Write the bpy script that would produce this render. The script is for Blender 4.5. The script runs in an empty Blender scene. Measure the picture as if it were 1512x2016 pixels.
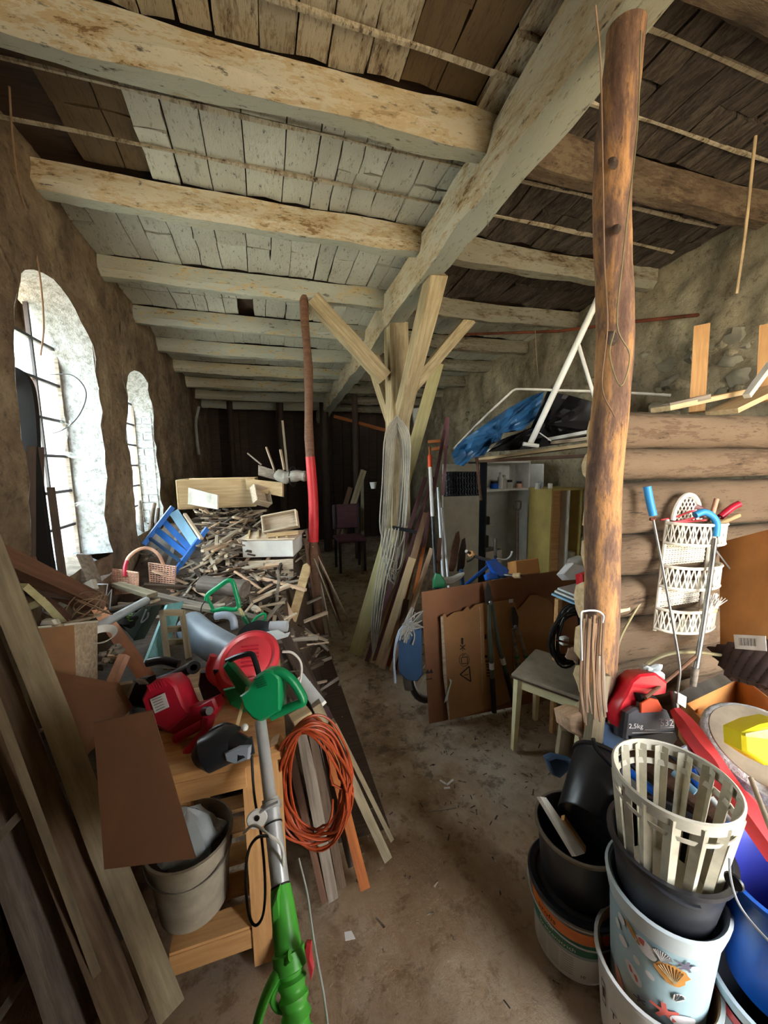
import bpy, math, random
import numpy as np
from mathutils import Vector, Matrix, noise
random.seed(7)
SC=bpy.context.scene; COL=SC.collection
PI=math.pi; V=Vector
# ---------------- camera ----------------
FPX,YAW,PITCH,ROLL=755.0,math.radians(17),math.radians(7.2),math.radians(0.8)
CAM=V((0,0,1.6))
fw=V((math.sin(YAW)*math.cos(PITCH),math.cos(YAW)*math.cos(PITCH),-math.sin(PITCH)))
rt=V((math.cos(YAW),-math.sin(YAW),0)); up=rt.cross(fw)
RT=rt*math.cos(ROLL)-up*math.sin(ROLL); UP=up*math.cos(ROLL)+rt*math.sin(ROLL)
cd=bpy.data.cameras.new('camera'); cam=bpy.data.objects.new('camera',cd); COL.objects.link(cam)
cam.matrix_world=Matrix(((RT.x,UP.x,-fw.x,CAM.x),(RT.y,UP.y,-fw.y,CAM.y),(RT.z,UP.z,-fw.z,CAM.z),(0,0,0,1)))
cd.sensor_fit='VERTICAL'; cd.sensor_height=36; cd.lens=36*FPX/2016; cd.clip_start=.03; cd.clip_end=200
SC.camera=cam
# ---------------- light ----------------
SC.view_settings.view_transform='Standard'; SC.view_settings.look='None'; SC.view_settings.gamma=1
SC.view_settings.use_curve_mapping=False; SC.view_settings.exposure=0.85
w=bpy.data.worlds.new('world'); SC.world=w; w.use_nodes=True
wn=w.node_tree; bgn=wn.nodes['Background']
tc=wn.nodes.new('ShaderNodeTexCoord'); sp=wn.nodes.new('ShaderNodeSeparateXYZ'); cr=wn.nodes.new('ShaderNodeValToRGB')
wn.links.new(tc.outputs['Generated'],sp.inputs[0]); wn.links.new(sp.outputs['Z'],cr.inputs[0])
cr.color_ramp.elements[0].position=.0; cr.color_ramp.elements[0].color=(1,.94,.86,1)
cr.color_ramp.elements[1].position=.6; cr.color_ramp.elements[1].color=(.84,.93,1,1)
wn.links.new(cr.outputs[0],bgn.inputs[0]); bgn.inputs[1].default_value=14.0
sun=bpy.data.lights.new('sun','SUN'); sun.energy=4.5; sun.angle=.02; sun.color=(1,.9,.74)
so=bpy.data.objects.new('sun',sun); COL.objects.link(so); so.rotation_euler=V((-.15,-.62,-.77)).to_track_quat('-Z','Y').to_euler()
# overcast daylight gathered at the real openings (portals guide the sky light, they emit nothing)
def portal(loc,rot,sx,sy):
    l=bpy.data.lights.new('sky_portal','AREA'); l.shape='RECTANGLE'; l.size=sx; l.size_y=sy
    l.cycles.is_portal=True
    o=bpy.data.objects.new('sky_portal',l); COL.objects.link(o); o.location=loc; o.rotation_euler=rot
SHUT=True
# ---------------- helpers ----------------
def A(px,py,d=None,x=None,y=None,z=None):
    "world point seen at a photograph pixel, at a given optical depth or on a given plane"
    r=fw+RT*((px-756)/FPX)-UP*((py-1008)/FPX)
    if d is not None: return CAM+r*d
    for i,v in enumerate((x,y,z)):
        if v is not None: return CAM+r*((v-CAM[i])/r[i])
def lin(h):
    c=[int(h[i:i+2],16)/255 for i in (0,2,4)]
    return tuple([x/12.92 if x<=.04045 else ((x+.055)/1.055)**2.4 for x in c]+[1])
MT={}
class N:
    def __init__(s,name):
        s.m=bpy.data.materials.new(name); s.m.use_nodes=True; s.t=s.m.node_tree; s.p=s.t.nodes['Principled BSDF']; MT[name]=s.m
    def n(s,ty,**k):
        o=s.t.nodes.new('ShaderNode'+ty)
        for a,b in k.items():
            if isinstance(a,str) and hasattr(o,a): setattr(o,a,b)
        return o
    def l(s,a,b): s.t.links.new(a,b)
    def co(s,scale=(1,1,1),kind='Object',rnd=True):
        t=s.n('TexCoord'); m=s.n('Mapping'); m.inputs['Scale'].default_value=scale; s.l(t.outputs[kind],m.inputs[0])
        if rnd:
            oi=s.n('ObjectInfo'); mu=s.n('Math',operation='MULTIPLY'); mu.inputs[1].default_value=37; s.l(oi.outputs['Random'],mu.inputs[0]); s.l(mu.outputs[0],m.inputs['Location'])
        return m.outputs[0]
    def noise(s,co,scale=5,detail=5,rough=.6,dist=0):
        o=s.n('TexNoise'); o.inputs['Scale'].default_value=scale; o.inputs['Detail'].default_value=detail; o.inputs['Roughness'].default_value=rough; o.inputs['Distortion'].default_value=dist
        s.l(co,o.inputs['Vector']); return o.outputs['Fac']
    def ramp(s,f,stops):
        r=s.n('ValToRGB'); e=r.color_ramp.elements
        while len(e)<len(stops): e.new(.5)
        for i,(p,c) in enumerate(stops):
            e[i].position=p; e[i].color=lin(c) if isinstance(c,str) else (c,c,c,1)
        s.l(f,r.inputs[0]); return r.outputs[0]
    def mix(s,f,a,b,bt='MIX'):
        m=s.n('Mix',data_type='RGBA',blend_type=bt)
        if isinstance(f,(int,float)): m.inputs[0].default_value=f
        else: s.l(f,m.inputs[0])
        for i,c in ((6,a),(7,b)):
            if isinstance(c,str): m.inputs[i].default_value=lin(c)
            else: s.l(c,m.inputs[i])
        return m.outputs[2]
    def mulrnd(s,c,lo=.8,hi=1.15):
        oi=s.n('ObjectInfo'); mr=s.n('MapRange'); mr.inputs[3].default_value=lo; mr.inputs[4].default_value=hi; s.l(oi.outputs['Random'],mr.inputs[0])
        v=s.n('VectorMath',operation='SCALE'); s.l(c,v.inputs[0]); s.l(mr.outputs[0],v.inputs['Scale']); return v.outputs[0]
    def bump(s,h,st=.4,d=.01):
        b=s.n('Bump'); b.inputs['Strength'].default_value=st; b.inputs['Distance'].default_value=d; s.l(h,b.inputs['Height']); s.l(b.outputs[0],s.p.inputs['Normal'])
    def base(s,c,rough=.7,metal=0):
        if isinstance(c,str): s.p.inputs['Base Color'].default_value=lin(c)
        else: s.l(c,s.p.inputs['Base Color'])
        s.p.inputs['Roughness'].default_value=rough; s.p.inputs['Metallic'].default_value=metal
        return s.m
def wood(name,a,b,sc=1.0,rough=.75,rnd=(.8,1.15),dirt=None):
    if name in MT: return MT[name]
    m=N(name); f=m.noise(m.co((1.6*sc,22*sc,22*sc)),2.2,6,.65,.4); c=m.ramp(f,[(.3,a),(.68,b)])
    f2=m.noise(m.co((1,1,1)),4*sc,4); c=m.mix(m.ramp(f2,[(.45,0.),(.75,.55)]),c,dirt or a)
    m.base(m.mulrnd(c,*rnd),rough); m.bump(f,.35,.004); return m.m
def plas(name,a,rough=.4,amt=.18,metal=0,bump=.0,sc=6,spec=None):
    if name in MT: return MT[name]
    m=N(name); f=m.noise(m.co(),sc,5,.6)
    k=lin(a); d='%02x%02x%02x'%tuple(int(int(a[i:i+2],16)*(1-amt)) for i in (0,2,4)); e='%02x%02x%02x'%tuple(min(255,int(int(a[i:i+2],16)*(1+amt*.6))) for i in (0,2,4))
    c=m.ramp(f,[(.3,d),(.7,e)]); m.base(c,rough,metal)
    m.bump(f,.25 if bump==0 else bump,.002 if bump==0 else .006); return m.m
class G:
    def __init__(s): s.v=[]; s.f=[]; s.X=None
    def add(s,vs,fs):
        o=len(s.v); s.v+=[V(v) if s.X is None else s.X@V(v) for v in vs]; s.f+=[tuple(i+o for i in f) for f in fs]; return s
    def box(s,a,b):
        (x0,y0,z0),(x1,y1,z1)=a,b
        return s.add([(x0,y0,z0),(x1,y0,z0),(x1,y1,z0),(x0,y1,z0),(x0,y0,z1),(x1,y0,z1),(x1,y1,z1),(x0,y1,z1)],[(3,2,1,0),(4,5,6,7),(0,1,5,4),(1,2,6,5),(2,3,7,6),(3,0,4,7)])
    def rbox(s,a,b,r=.01):
        "box with bevelled edges on every side"
        a=V(a);b=V(b);c=(a+b)/2;h=(b-a)/2; r=min(r,min(h)*.95); vs=[];fs=[]
        prof=[(0,1),(1,0)]
        rings=[]
        for (dz,ins) in ((-h.z,r),(-h.z+r,0),(h.z-r,0),(h.z,r)):
            ring=[]
            for sx,sy in ((1,1),(-1,1),(-1,-1),(1,-1)):
                X=h.x-ins;Y=h.y-ins
                p=[(X,Y-r),(X-r,Y)] if sx*sy>0 else [(X-r,Y),(X,Y-r)]
                for q in p: ring.append((c.x+sx*q[0],c.y+sy*q[1],c.z+dz))
            rings.append(ring)
        for ring in rings: vs+=ring
        for k in range(3):
            for i in range(8): j=(i+1)%8; fs.append((k*8+i,k*8+j,k*8+8+j,k*8+8+i))
        fs.append(tuple(range(7,-1,-1))); fs.append(tuple(range(24,32))); return s.add(vs,fs)
    def prism(s,pts,t,o=(0,0,0),u=(1,0,0),w=(0,0,1)):
        "outline pts (2D) in plane (u,w) at o, thickness t along u x w, both ways"
        o=V(o);u=V(u).normalized();w=V(w).normalized();n=u.cross(w).normalized()
        k=len(pts); vs=[o+u*p[0]+w*p[1]+n*(t/2) for p in pts]+[o+u*p[0]+w*p[1]-n*(t/2) for p in pts]
        fs=[tuple(range(k)),tuple(range(2*k-1,k-1,-1))]+[((i+1)%k,i,i+k,(i+1)%k+k) for i in range(k)]
        return s.add(vs,fs)
    def tube(s,pts,r,n=8,cap=True,flat=None,closed=False):
        pts=[V(p) for p in pts]; m=len(pts); rr=r if hasattr(r,'__len__') else [r]*m
        vs=[];pn=None
        for i,p in enumerate(pts):
            a=pts[i-1] if i>0 else (pts[-1] if closed else p); b=pts[(i+1)%m] if (i<m-1 or closed) else p
            t=(b-a)
            if t.length<1e-9: t=V((0,0,1))
            t.normalize()
            if pn is None:
                q=V((0,0,1)) if abs(t.z)<.9 else V((1,0,0)); pn=t.cross(q).normalized()
            else:
                pn=(pn-t*pn.dot(t)); pn=pn.normalized() if pn.length>1e-6 else t.orthogonal().normalized()
            bn=t.cross(pn)
            for k in range(n):
                an=2*PI*k/n; vs.append(p+(pn*math.cos(an)+bn*math.sin(an)*(flat or 1))*rr[i])
        fs=[]
        for i in range(m if closed else m-1):
            for k in range(n):
                a=i*n+k;b=i*n+(k+1)%n;j=((i+1)%m)*n; fs.append((a,b,j+(k+1)%n,j+k))
        if cap and not closed: fs+=[tuple(range(n-1,-1,-1)),tuple(range((m-1)*n,m*n))]
        return s.add(vs,fs)
    def lathe(s,prof,n=32,o=(0,0,0),ax=(0,0,1),sx=1,sy=1):
        o=V(o);ax=V(ax).normalized();e1=ax.orthogonal().normalized() if abs(ax.z)<.999 else V((1,0,0)); e2=ax.cross(e1)
        vs=[];m=len(prof)
        for r,z in prof:
            for k in range(n):
                a=2*PI*k/n; vs.append(o+ax*z+e1*(r*math.cos(a)*sx)+e2*(r*math.sin(a)*sy))
        fs=[]
        for i in range(m-1):
            for k in range(n): fs.append((i*n+k,i*n+(k+1)%n,(i+1)*n+(k+1)%n,(i+1)*n+k))
        return s.add(vs,fs)
    def grid(s,P,nu,nv):
        "P(u,v) -> point, u,v in 0..1"
        vs=[P(i/nu,j/nv) for j in range(nv+1) for i in range(nu+1)]; w=nu+1
        return s.add(vs,[(j*w+i,j*w+i+1,(j+1)*w+i+1,(j+1)*w+i) for j in range(nv) for i in range(nu)])
    def ball(s,c,r,n=10,m=6,jit=0,sc=(1,1,1)):
        c=V(c); prof=[]
        vs=[];
        for j in range(m+1):
            t=PI*j/m
            for k in range(n):
                a=2*PI*k/n; d=V((math.sin(t)*math.cos(a)*sc[0],math.sin(t)*math.sin(a)*sc[1],math.cos(t)*sc[2]))
                q=1+jit*noise.noise(V(d)*1.7+c*9); vs.append(c+d*r*q)
        return s.add(vs,[(j*n+k,(j+1)*n+k,(j+1)*n+(k+1)%n,j*n+(k+1)%n) for j in range(m) for k in range(n)])
    def sheet(s,P,nu,nv,t):
        "thin sheet with thickness t; P(u,v) point"
        g0=len(s.v); q=[[V(P(i/nu,j/nv)) for i in range(nu+1)] for j in range(nv+1)]
        vs=[];
        def nrm(j,i):
            a=q[j][min(i+1,nu)]-q[j][max(i-1,0)]; b=q[min(j+1,nv)][i]-q[max(j-1,0)][i]; c=a.cross(b)
            return c.normalized() if c.length>1e-12 else V((0,0,1))
        top=[q[j][i]+nrm(j,i)*t/2 for j in range(nv+1) for i in range(nu+1)]; bot=[q[j][i]-nrm(j,i)*t/2 for j in range(nv+1) for i in range(nu+1)]
        w=nu+1;K=len(top); fs=[]
        for j in range(nv):
            for i in range(nu):
                a=j*w+i; fs.append((a,a+1,a+w+1,a+w)); fs.append((K+a,K+a+w,K+a+w+1,K+a+1))
        for i in range(nu): fs.append((i+1,i,K+i,K+i+1)); a=nv*w+i; fs.append((a,a+1,K+a+1,K+a))
        for j in range(nv): a=j*w; fs.append((a,a+w,K+a+w,K+a)); a=j*w+nu; fs.append((a+w,a,K+a,K+a+w))
        return s.add(top+bot,fs)
W={}
def reg(o,Mw,parent):
    W[o.name]=Mw; COL.objects.link(o)
    if parent: o.parent=parent; o.matrix_basis=W[parent.name].inverted()@Mw
    else: o.matrix_basis=Mw
def tag(o,label=None,cat=None,group=None,kind=None):
    for k,v in (('label',label),('category',cat),('group',group),('kind',kind)):
        if v: o[k]=v
    return o
def mk(name,g,mat,parent=None,label=None,cat=None,group=None,kind=None,M=None,smooth=None):
    F=M or Matrix(); vs=g.v
    lo=[min(v[i] for v in vs) for i in range(3)]; hi=[max(v[i] for v in vs) for i in range(3)]
    if M is None: c=V(((lo[0]+hi[0])/2,(lo[1]+hi[1])/2,lo[2]))
    else: c=V((0,0,0))
    me=bpy.data.meshes.new(name); me.from_pydata([tuple(v-c) for v in vs],[],g.f)
    me.materials.append(MT[mat] if isinstance(mat,str) else mat); me.update()
    if smooth is None or smooth:
        ang=40 if smooth is None else smooth
        me.polygons.foreach_set('use_smooth',[True]*len(me.polygons)); me.set_sharp_from_angle(angle=math.radians(ang))
    o=bpy.data.objects.new(name,me); reg(o,F@Matrix.Translation(c),parent); tag(o,label,cat,group,kind); return o
def thing(name,label,cat,loc,group=None):
    o=bpy.data.objects.new(name,None); o.empty_display_size=.05; reg(o,Matrix.Translation(V(loc)),None); return tag(o,label,cat,group)
def frame(p0,p1,upv=(0,0,1),mid=False):
    "frame with X along p0->p1, Z as near upv as possible"
    p0=V(p0);p1=V(p1);x=(p1-p0).normalized();u=V(upv)
    if abs(x.dot(u.normalized()))>.98: u=V((0,1,0))
    y=u.cross(x).normalized();z=x.cross(y); o=(p0+p1)/2 if mid else p0
    return Matrix(((x.x,y.x,z.x,o.x),(x.y,y.y,z.y,o.y),(x.z,y.z,z.z,o.z),(0,0,0,1)))
def plankg(L,w,t,nseg=4,jit=.0,bow=0,seed=0):
    g=G(); vs=[];
    for i in range(nseg+1):
        x=L*i/nseg
        for k,(y,z) in enumerate(((-w/2,-t/2),(w/2,-t/2),(w/2,t/2),(-w/2,t/2))):
            j=V((0,0,0))
            if jit: j=noise.noise_vector(V((x*2.3+seed,y*4+k*3.1,z*4+seed*.7)))*jit
            vs.append((x+(j.x if i in (0,nseg) else 0),y+j.y,z+j.z+bow*math.sin(PI*i/nseg)))
    fs=[(3,2,1,0),tuple(nseg*4+k for k in range(4))]
    for i in range(nseg):
        for k in range(4): fs.append((i*4+k,i*4+(k+1)%4,(i+1)*4+(k+1)%4,(i+1)*4+k))
    g.add(vs,fs); return g
_s=[0]
def plank(name,p0,p1,w,t,mat,parent=None,label=None,cat=None,group=None,upv=(0,0,1),jit=0,nseg=4,bow=0,smooth=30):
    _s[0]+=1.37; L=(V(p1)-V(p0)).length
    return mk(name,plankg(L,w,t,nseg,jit,bow,_s[0]),mat,parent,label,cat,group,M=frame(p0,p1,upv),smooth=smooth)
def pole(name,p0,p1,r,mat,parent=None,label=None,cat=None,group=None,n=10,jit=0,r1=None,nseg=1):
    _s[0]+=1.37; L=(V(p1)-V(p0)).length; r1=r if r1 is None else r1
    pts=[];rr=[]
    for i in range(nseg+1):
        f=i/nseg; q=noise.noise_vector(V((f*L*2.1+_s[0],0,3)))*jit; pts.append((f*L,q.y,q.z)); rr.append(r+(r1-r)*f+jit*.4*noise.noise(V((f*L*5,_s[0],0))))
    return mk(name,G().tube(pts,rr,n),mat,parent,label,cat,group,M=frame(p0,p1))
def curve_pts(ps,k=8):
    "catmull-rom through points"
    ps=[V(p) for p in ps]; out=[]; q=[ps[0]*2-ps[1]]+ps+[ps[-1]*2-ps[-2]]
    for i in range(1,len(q)-2):
        for j in range(k):
            t=j/k; a,b,c,d=q[i-1],q[i],q[i+1],q[i+2]
            out.append(.5*((2*b)+(c-a)*t+(2*a-5*b+4*c-d)*t*t+(3*b-a-3*c+d)*t**3))
    return out+[ps[-1]]
def textg(body,size,fn,ext=0.0):
    "text outlines; fn(x,y)->world point"
    cu=bpy.data.curves.new('t','FONT'); cu.body=body; cu.size=size; cu.resolution_u=2; cu.align_x='CENTER'; cu.align_y='CENTER'
    ob=bpy.data.objects.new('t',cu); COL.objects.link(ob); dg=bpy.context.evaluated_depsgraph_get(); me=bpy.data.meshes.new_from_object(ob.evaluated_get(dg))
    g=G(); g.add([fn(v.co.x,v.co.y) for v in me.vertices],[tuple(p.vertices) for p in me.polygons])
    bpy.data.objects.remove(ob); bpy.data.curves.remove(cu); bpy.data.meshes.remove(me); return g
def nz(x,y,z,s=1.0): return noise.fractal(V((x*s,y*s,z*s)),1.0,2.0,4)
def dup(root,Mnew,label=None):
    "copy a thing and its parts to a new world matrix"
    r=root.copy(); COL.objects.link(r); r.matrix_basis=Mnew; W[r.name]=Mnew
    if label: r['label']=label
    for ch in list(root.children):
        c=ch.copy(); COL.objects.link(c); c.parent=r; W[c.name]=Mnew@ch.matrix_basis
        for h in list(ch.children):
            d=h.copy(); COL.objects.link(d); d.parent=c
    return r
# ---------------- materials ----------------
m=N('floor_dirt'); c0=m.co((1,1,1),rnd=False); f=m.noise(c0,1.1,8,.7,.1); c=m.ramp(f,[(.30,'745d44'),(.42,'a78f74'),(.52,'c6b6a0'),(.7,'d8ccba')])
f3=m.noise(c0,11,8,.72,.15); c=m.mix(m.ramp(f3,[(.38,.6),(.48,0.),(1,0.)]),c,'3d2e20')
f4=m.noise(c0,30,5,.7); c=m.mix(m.ramp(f4,[(.58,0.),(.7,.6)]),c,'c9bda8')
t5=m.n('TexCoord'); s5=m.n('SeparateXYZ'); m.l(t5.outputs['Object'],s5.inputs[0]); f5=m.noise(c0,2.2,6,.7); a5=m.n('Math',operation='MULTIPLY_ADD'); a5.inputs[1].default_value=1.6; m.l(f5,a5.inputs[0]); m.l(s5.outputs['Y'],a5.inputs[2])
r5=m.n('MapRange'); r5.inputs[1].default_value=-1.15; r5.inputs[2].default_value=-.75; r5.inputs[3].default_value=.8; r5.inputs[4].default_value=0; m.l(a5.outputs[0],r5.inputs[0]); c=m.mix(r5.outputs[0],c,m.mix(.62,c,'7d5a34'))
m.base(c,.95); m.bump(f3,.7,.02)
m=N('wall_dirty'); c0=m.co((1,1,1),rnd=False); f=m.noise(c0,2.3,8,.72,.15); c=m.ramp(f,[(.3,'4c3c2e'),(.5,'7b6852'),(.68,'a39378')])
f3=m.noise(c0,16,6,.7); c=m.mix(m.ramp(f3,[(.3,.7),(.48,0.),(1,0.)]),c,'2c221a'); m.base(c,.95); m.bump(f3,.8,.02)
m=N('wall_rubble'); c0=m.co((1,1,1),rnd=False); f=m.noise(c0,3.1,8,.72,.1); c=m.ramp(f,[(.3,'82765c'),(.5,'b0a488'),(.7,'d0c6a6')])
f3=m.noise(c0,22,7,.75); c=m.mix(m.ramp(f3,[(.3,.75),(.46,0.),(1,0.)]),c,'3c3226'); m.base(c,.95); m.bump(f3,.9,.03)
m=N('limewash'); c0=m.co((1,1,1),rnd=False); f=m.noise(c0,28,6,.7); c=m.ramp(f,[(.28,'716f68'),(.44,'a9acab'),(.6,'c6cbcf')])
f2=m.noise(c0,2.2,4); c=m.mix(m.ramp(f2,[(.5,0.),(.8,.5)]),c,'8d8672'); m.base(c,.95); m.bump(f,.9,.02)
def peel(name,white,mid,bare,thr,sc=(3,9,9),crack=True):
    m=N(name); c0=m.co(sc,rnd=True); fa=m.noise(c0,1.6,8,.75,.4); fb=m.noise(m.co((sc[0]*1.6,sc[1]*1.6,sc[2]*1.6)),5,5,.7)
    ad=m.n('Math',operation='MULTIPLY_ADD'); ad.inputs[1].default_value=.35; m.l(fb,ad.inputs[0]); m2=m.n('Math',operation='MULTIPLY'); m2.inputs[1].default_value=.65; m.l(fa,m2.inputs[0]); m.l(m2.outputs[0],ad.inputs[2]); f=ad.outputs[0]
    c=m.ramp(f,[(thr-.02,bare),(thr+.0,mid),(thr+.045,mid),(thr+.075,white)])
    f2=m.noise(m.co((1,1,1)),1.1,5); c=m.mix(m.ramp(f2,[(.42,0.),(.7,.55)]),c,mid)
    fx=m.noise(m.co((sc[0]*3,sc[1]*3,sc[2]*3)),2,6,.75)
    c=m.mix(m.ramp(fx,[(.33,.85),(.42,0.),(1,0.)]),c,'2e2219'); m.base(m.mulrnd(c,.88,1.08),.9); m.bump(f,.8,.018); return m.m
peel('plaster_board','c6c7ba','a8a292','5c4a38',.365,(9,3,9))
peel('plaster_board_brown','bdb29a','998a72','4a3826',.425,(11,2.4,9))
peel('plaster_board_shaded','5c5349','433a31','231a14',.47,(11,2.6,9))  # boards right of the beam: the weaker light there is in the colour
peel('bare_board','6b573c','5c4931','3b2c1c',.40,(14,1.5,9))
peel('beam_paint','d2ccb8','c4b18e','8a6f4c',.44,(2.2,8,8))
peel('beam_grey','b3b7ac','c2b18a','7d6344',.40,(2.2,8,8))
peel('log_bark','725f4b','5d4a38','35291e',.41,(1.3,7,7)); peel('beam_under','aeb2a4','a09a80','7a6848',.37,(2.2,8,8)); peel('beam_brown_shaded','6f614c','544433','32251a',.46,(2.2,8,8))
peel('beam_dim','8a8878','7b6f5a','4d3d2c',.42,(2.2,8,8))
wood('oak_brace','8f7c5c','cdbd97',1); wood('old_dark','2c1f16','4b382a',1); wood('grey_wood','5f5448','9c9082',1)
wood('brown_wood','4a3020','73503a',1); wood('log_brown','5c4a38','8f7860',.6,.9,dirt='443629'); wood('pine','b98550','dcae76',.8,.55,(.95,1.05))
wood('pine_pale','b99a6c','dcc59c',.9); wood('pink_wood','b08a6c','d9bb9c',1); wood('maroon_wood','4a2a30','6d4348',1,.5)
wood('beige_stick','9c866c','dccbb2',1.5,rnd=(.55,1.2)); wood('orange_wood','8a4a20','b4692f',.8,.85)
wood('bark','4a4038','7d7166',.7); wood('yellow_green_wood','a9a272','c8c190',.8); wood('weathered','6d6048','a6977a',.7,dirt='4b3d2a')
wood('teal_wood','6fb0b4','93cdd0',.7,.6,(.95,1.05)); wood('handle_wood','a98d63','d8c090',1); m=N('stick_mixed'); f=m.noise(m.co((1,1,1)),16,3,.8); c=m.ramp(f,[(.40,'33271e'),(.54,'6d5c4a'),(.68,'bfad94')]); m.base(c,.8)
wood('stick_dark','33271d','5d4a39',1.5,rnd=(.6,1.3))
m=N('post_bark'); c0=m.co((2.2,9,9)); f=m.noise(c0,2.0,8,.72,.2); c=m.ramp(f,[(.36,'5a4238'),(.49,'7d5f4c'),(.56,'a97c50'),(.66,'bf9062')]); f3=m.noise(c0,9,6,.7); c=m.mix(m.ramp(f3,[(.3,.8),(.4,0.),(1,0.)]),c,'2e1c12'); m.base(c,.85); m.bump(f,.7,.012)
for nm,col,ro,am,me_ in (('red_plastic','b81e36',.32,.08,0),('coral_plastic','d8404c',.35,.08,0),('green_plastic','11925a',.35,.08,0),('dark_green_plastic','0f6a42',.35,.1,0),('lime_plastic','55bb44',.38,.06,0),
  ('black_plastic','1f2126',.3,.2,0),('black_rubber','17171a',.6,.2,0),('tub_black','2c2e33',.4,.25,0),('grey_plastic','a3b0bf',.4,.12,0),('white_plastic','d8d8d4',.45,.08,0),('offwhite_plastic','c9c4b4',.5,.15,0),
  ('blue_plastic','0f62d0',.35,.08,0),('navy_inside','3a41a8',.45,.1,0),('blue_paint','2b6fc4',.45,.12,0),('blue_metal','345275',.4,.15,0),('aluminium','cfd3d8',.3,.08,.35),('steel','8c8a85',.4,.25,.8),('dark_metal','3a3533',.5,.3,.5),
  ('rust','6e3a22',.85,.35,.2),('rope_tan','b9a17c',.9,.2,0),('cable_white','d2d2cc',.5,.1,0),('cable_black','15130f',.5,.1,0),('orange_cable','b04a26',.45,.12,0),('hose_grey','aaa69a',.6,.2,0),('olive_hose','8a805c',.6,.2,0),
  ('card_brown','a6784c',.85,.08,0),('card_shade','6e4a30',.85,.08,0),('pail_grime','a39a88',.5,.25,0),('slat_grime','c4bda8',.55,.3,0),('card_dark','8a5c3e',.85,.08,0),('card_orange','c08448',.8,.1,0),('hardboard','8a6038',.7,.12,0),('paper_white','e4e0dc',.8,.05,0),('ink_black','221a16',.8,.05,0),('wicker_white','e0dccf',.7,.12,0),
  ('wicker_pink','d8a78c',.75,.2,0),('yellow_paint','efe4b4',.6,.12,0),('seat_grey','8f8270',.75,.25,0),('tarp_black','0d0d0f',.55,.2,0),('tarp_blue','2d5f8c',.38,.2,0),('white_enamel','e4e4dc',.45,.08,0),('yellow_panel','c7b268',.6,.1,0),
  ('red_paint','c4242a',.5,.12,0),('label_orange','ee8234',.5,.04,0),('label_green','1e6e50',.5,.06,0),('sponge_yellow','f0e018',.7,.06,0),('quilt_brown','4b3a36',.95,.2,0),('bag_red','d2202e',.35,.12,0),('bag_grey','55545a',.3,.25,0),
  ('bag_black','18171a',.3,.1,0),('blue_soft','2f8fd0',.5,.1,0),('light_blue','8fc0e0',.5,.1,0),('clear_white','c9d3d6',.35,.05,0),('print_blue','a9c4cc',.5,.08,0),('brush_white','e0ddd6',.8,.1,0),('parasol_red','cf3b40',.7,.12,0),
  ('charcoal','2a211c',.9,.5,0),('orange_red','e2552c',.5,.1,0),('shell_ochre','c98d45',.6,.2,0),('shell_white','e4dedb',.6,.05,0),('shell_pink','dca9a0',.6,.1,0),('shell_red','d86a5e',.6,.1,0),('shell_grey','8f9598',.6,.15,0),('shell_violet','6b6478',.6,.2,0),
  ('leaf_green','6f9c3a',.6,.2,0),('cloth_grey','9a9890',.9,.15,0),('rope_jute','8f745c',.95,.2,0),('stone_white','cfcabc',.8,.2,0),('stone_grey','8c8674',.95,.2,0),('web_grey','9a978c',.95,.1,0),('soil','2b241d',.95,.4,0),('tan_leather','8f6a44',.6,.15,0),('blue_inside','2348a8',.4,.1,0),('dark_cloth','15110f',.95,.2,0)):
    plas(nm,col,ro,am,me_)
m=N('old_glass'); t=m.n('BsdfTransparent'); mx=m.n('MixShader'); d=m.n('BsdfTranslucent'); d.inputs[0].default_value=(.75,.85,.9,1); t.inputs[0].default_value=(.9,.97,1,1)
f=m.noise(m.co(),5,4); r=m.n('MapRange'); r.inputs[3].default_value=.05; r.inputs[4].default_value=.35; m.l(f,r.inputs[0]); m.l(r.outputs[0],mx.inputs[0]); m.l(t.outputs[0],mx.inputs[1]); m.l(d.outputs[0],mx.inputs[2]); m.l(mx.outputs[0],m.t.nodes['Material Output'].inputs[0])
m=N('clear_film'); t=m.n('BsdfTransparent'); mx=m.n('MixShader'); mx.inputs[0].default_value=.62; m.l(t.outputs[0],mx.inputs[1]); m.p.inputs['Base Color'].default_value=lin('c6ced0'); m.p.inputs['Roughness'].default_value=.3; m.l(m.p.outputs[0],mx.inputs[2]); m.l(mx.outputs[0],m.t.nodes['Material Output'].inputs[0])
m=N('cobweb'); t=m.n('BsdfTransparent'); mx=m.n('MixShader'); f=m.noise(m.co((2,9,9)),3,6,.7); r=m.ramp(f,[(.45,0.),(.7,.55)]); m.l(r,mx.inputs[0]); m.l(t.outputs[0],mx.inputs[1]); m.p.inputs['Base Color'].default_value=lin('c8ccc8'); m.l(m.p.outputs[0],mx.inputs[2]); m.l(mx.outputs[0],m.t.nodes['Material Output'].inputs[0])
# ================= STRUCTURE =================
XL,XR,YB,YF=-1.0,2.95,-1.6,8.2
CZ=lambda y:3.2-.06*max(y,0)
def struct(name,g,mat,parent=None,**k): return mk(name,g,mat,parent,kind='structure' if parent is None else None,**k)
# floor
nx,ny=70,150
fl=struct('floor',G().grid(lambda u,v:((XL-.6)+(XR+.8-XL+.2)*u,YB-.2+(YF-YB+.4)*v,.018*nz((XL+4*u)*3,(YB+10*v)*3,0)+.006*nz((XL+4*u)*17,(YB+10*v)*17,5)-.02),nx,ny),'floor_dirt',smooth=180)
# outside ground seen through the openings
mk('ground_outside',G().add([(-30,-30,-.12),(30,-30,-.12),(30,30,-.12),(-30,30,-.12)],[(0,1,2,3)]),plas('gravel','c4ae8c',.9,.1),kind='structure')
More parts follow.
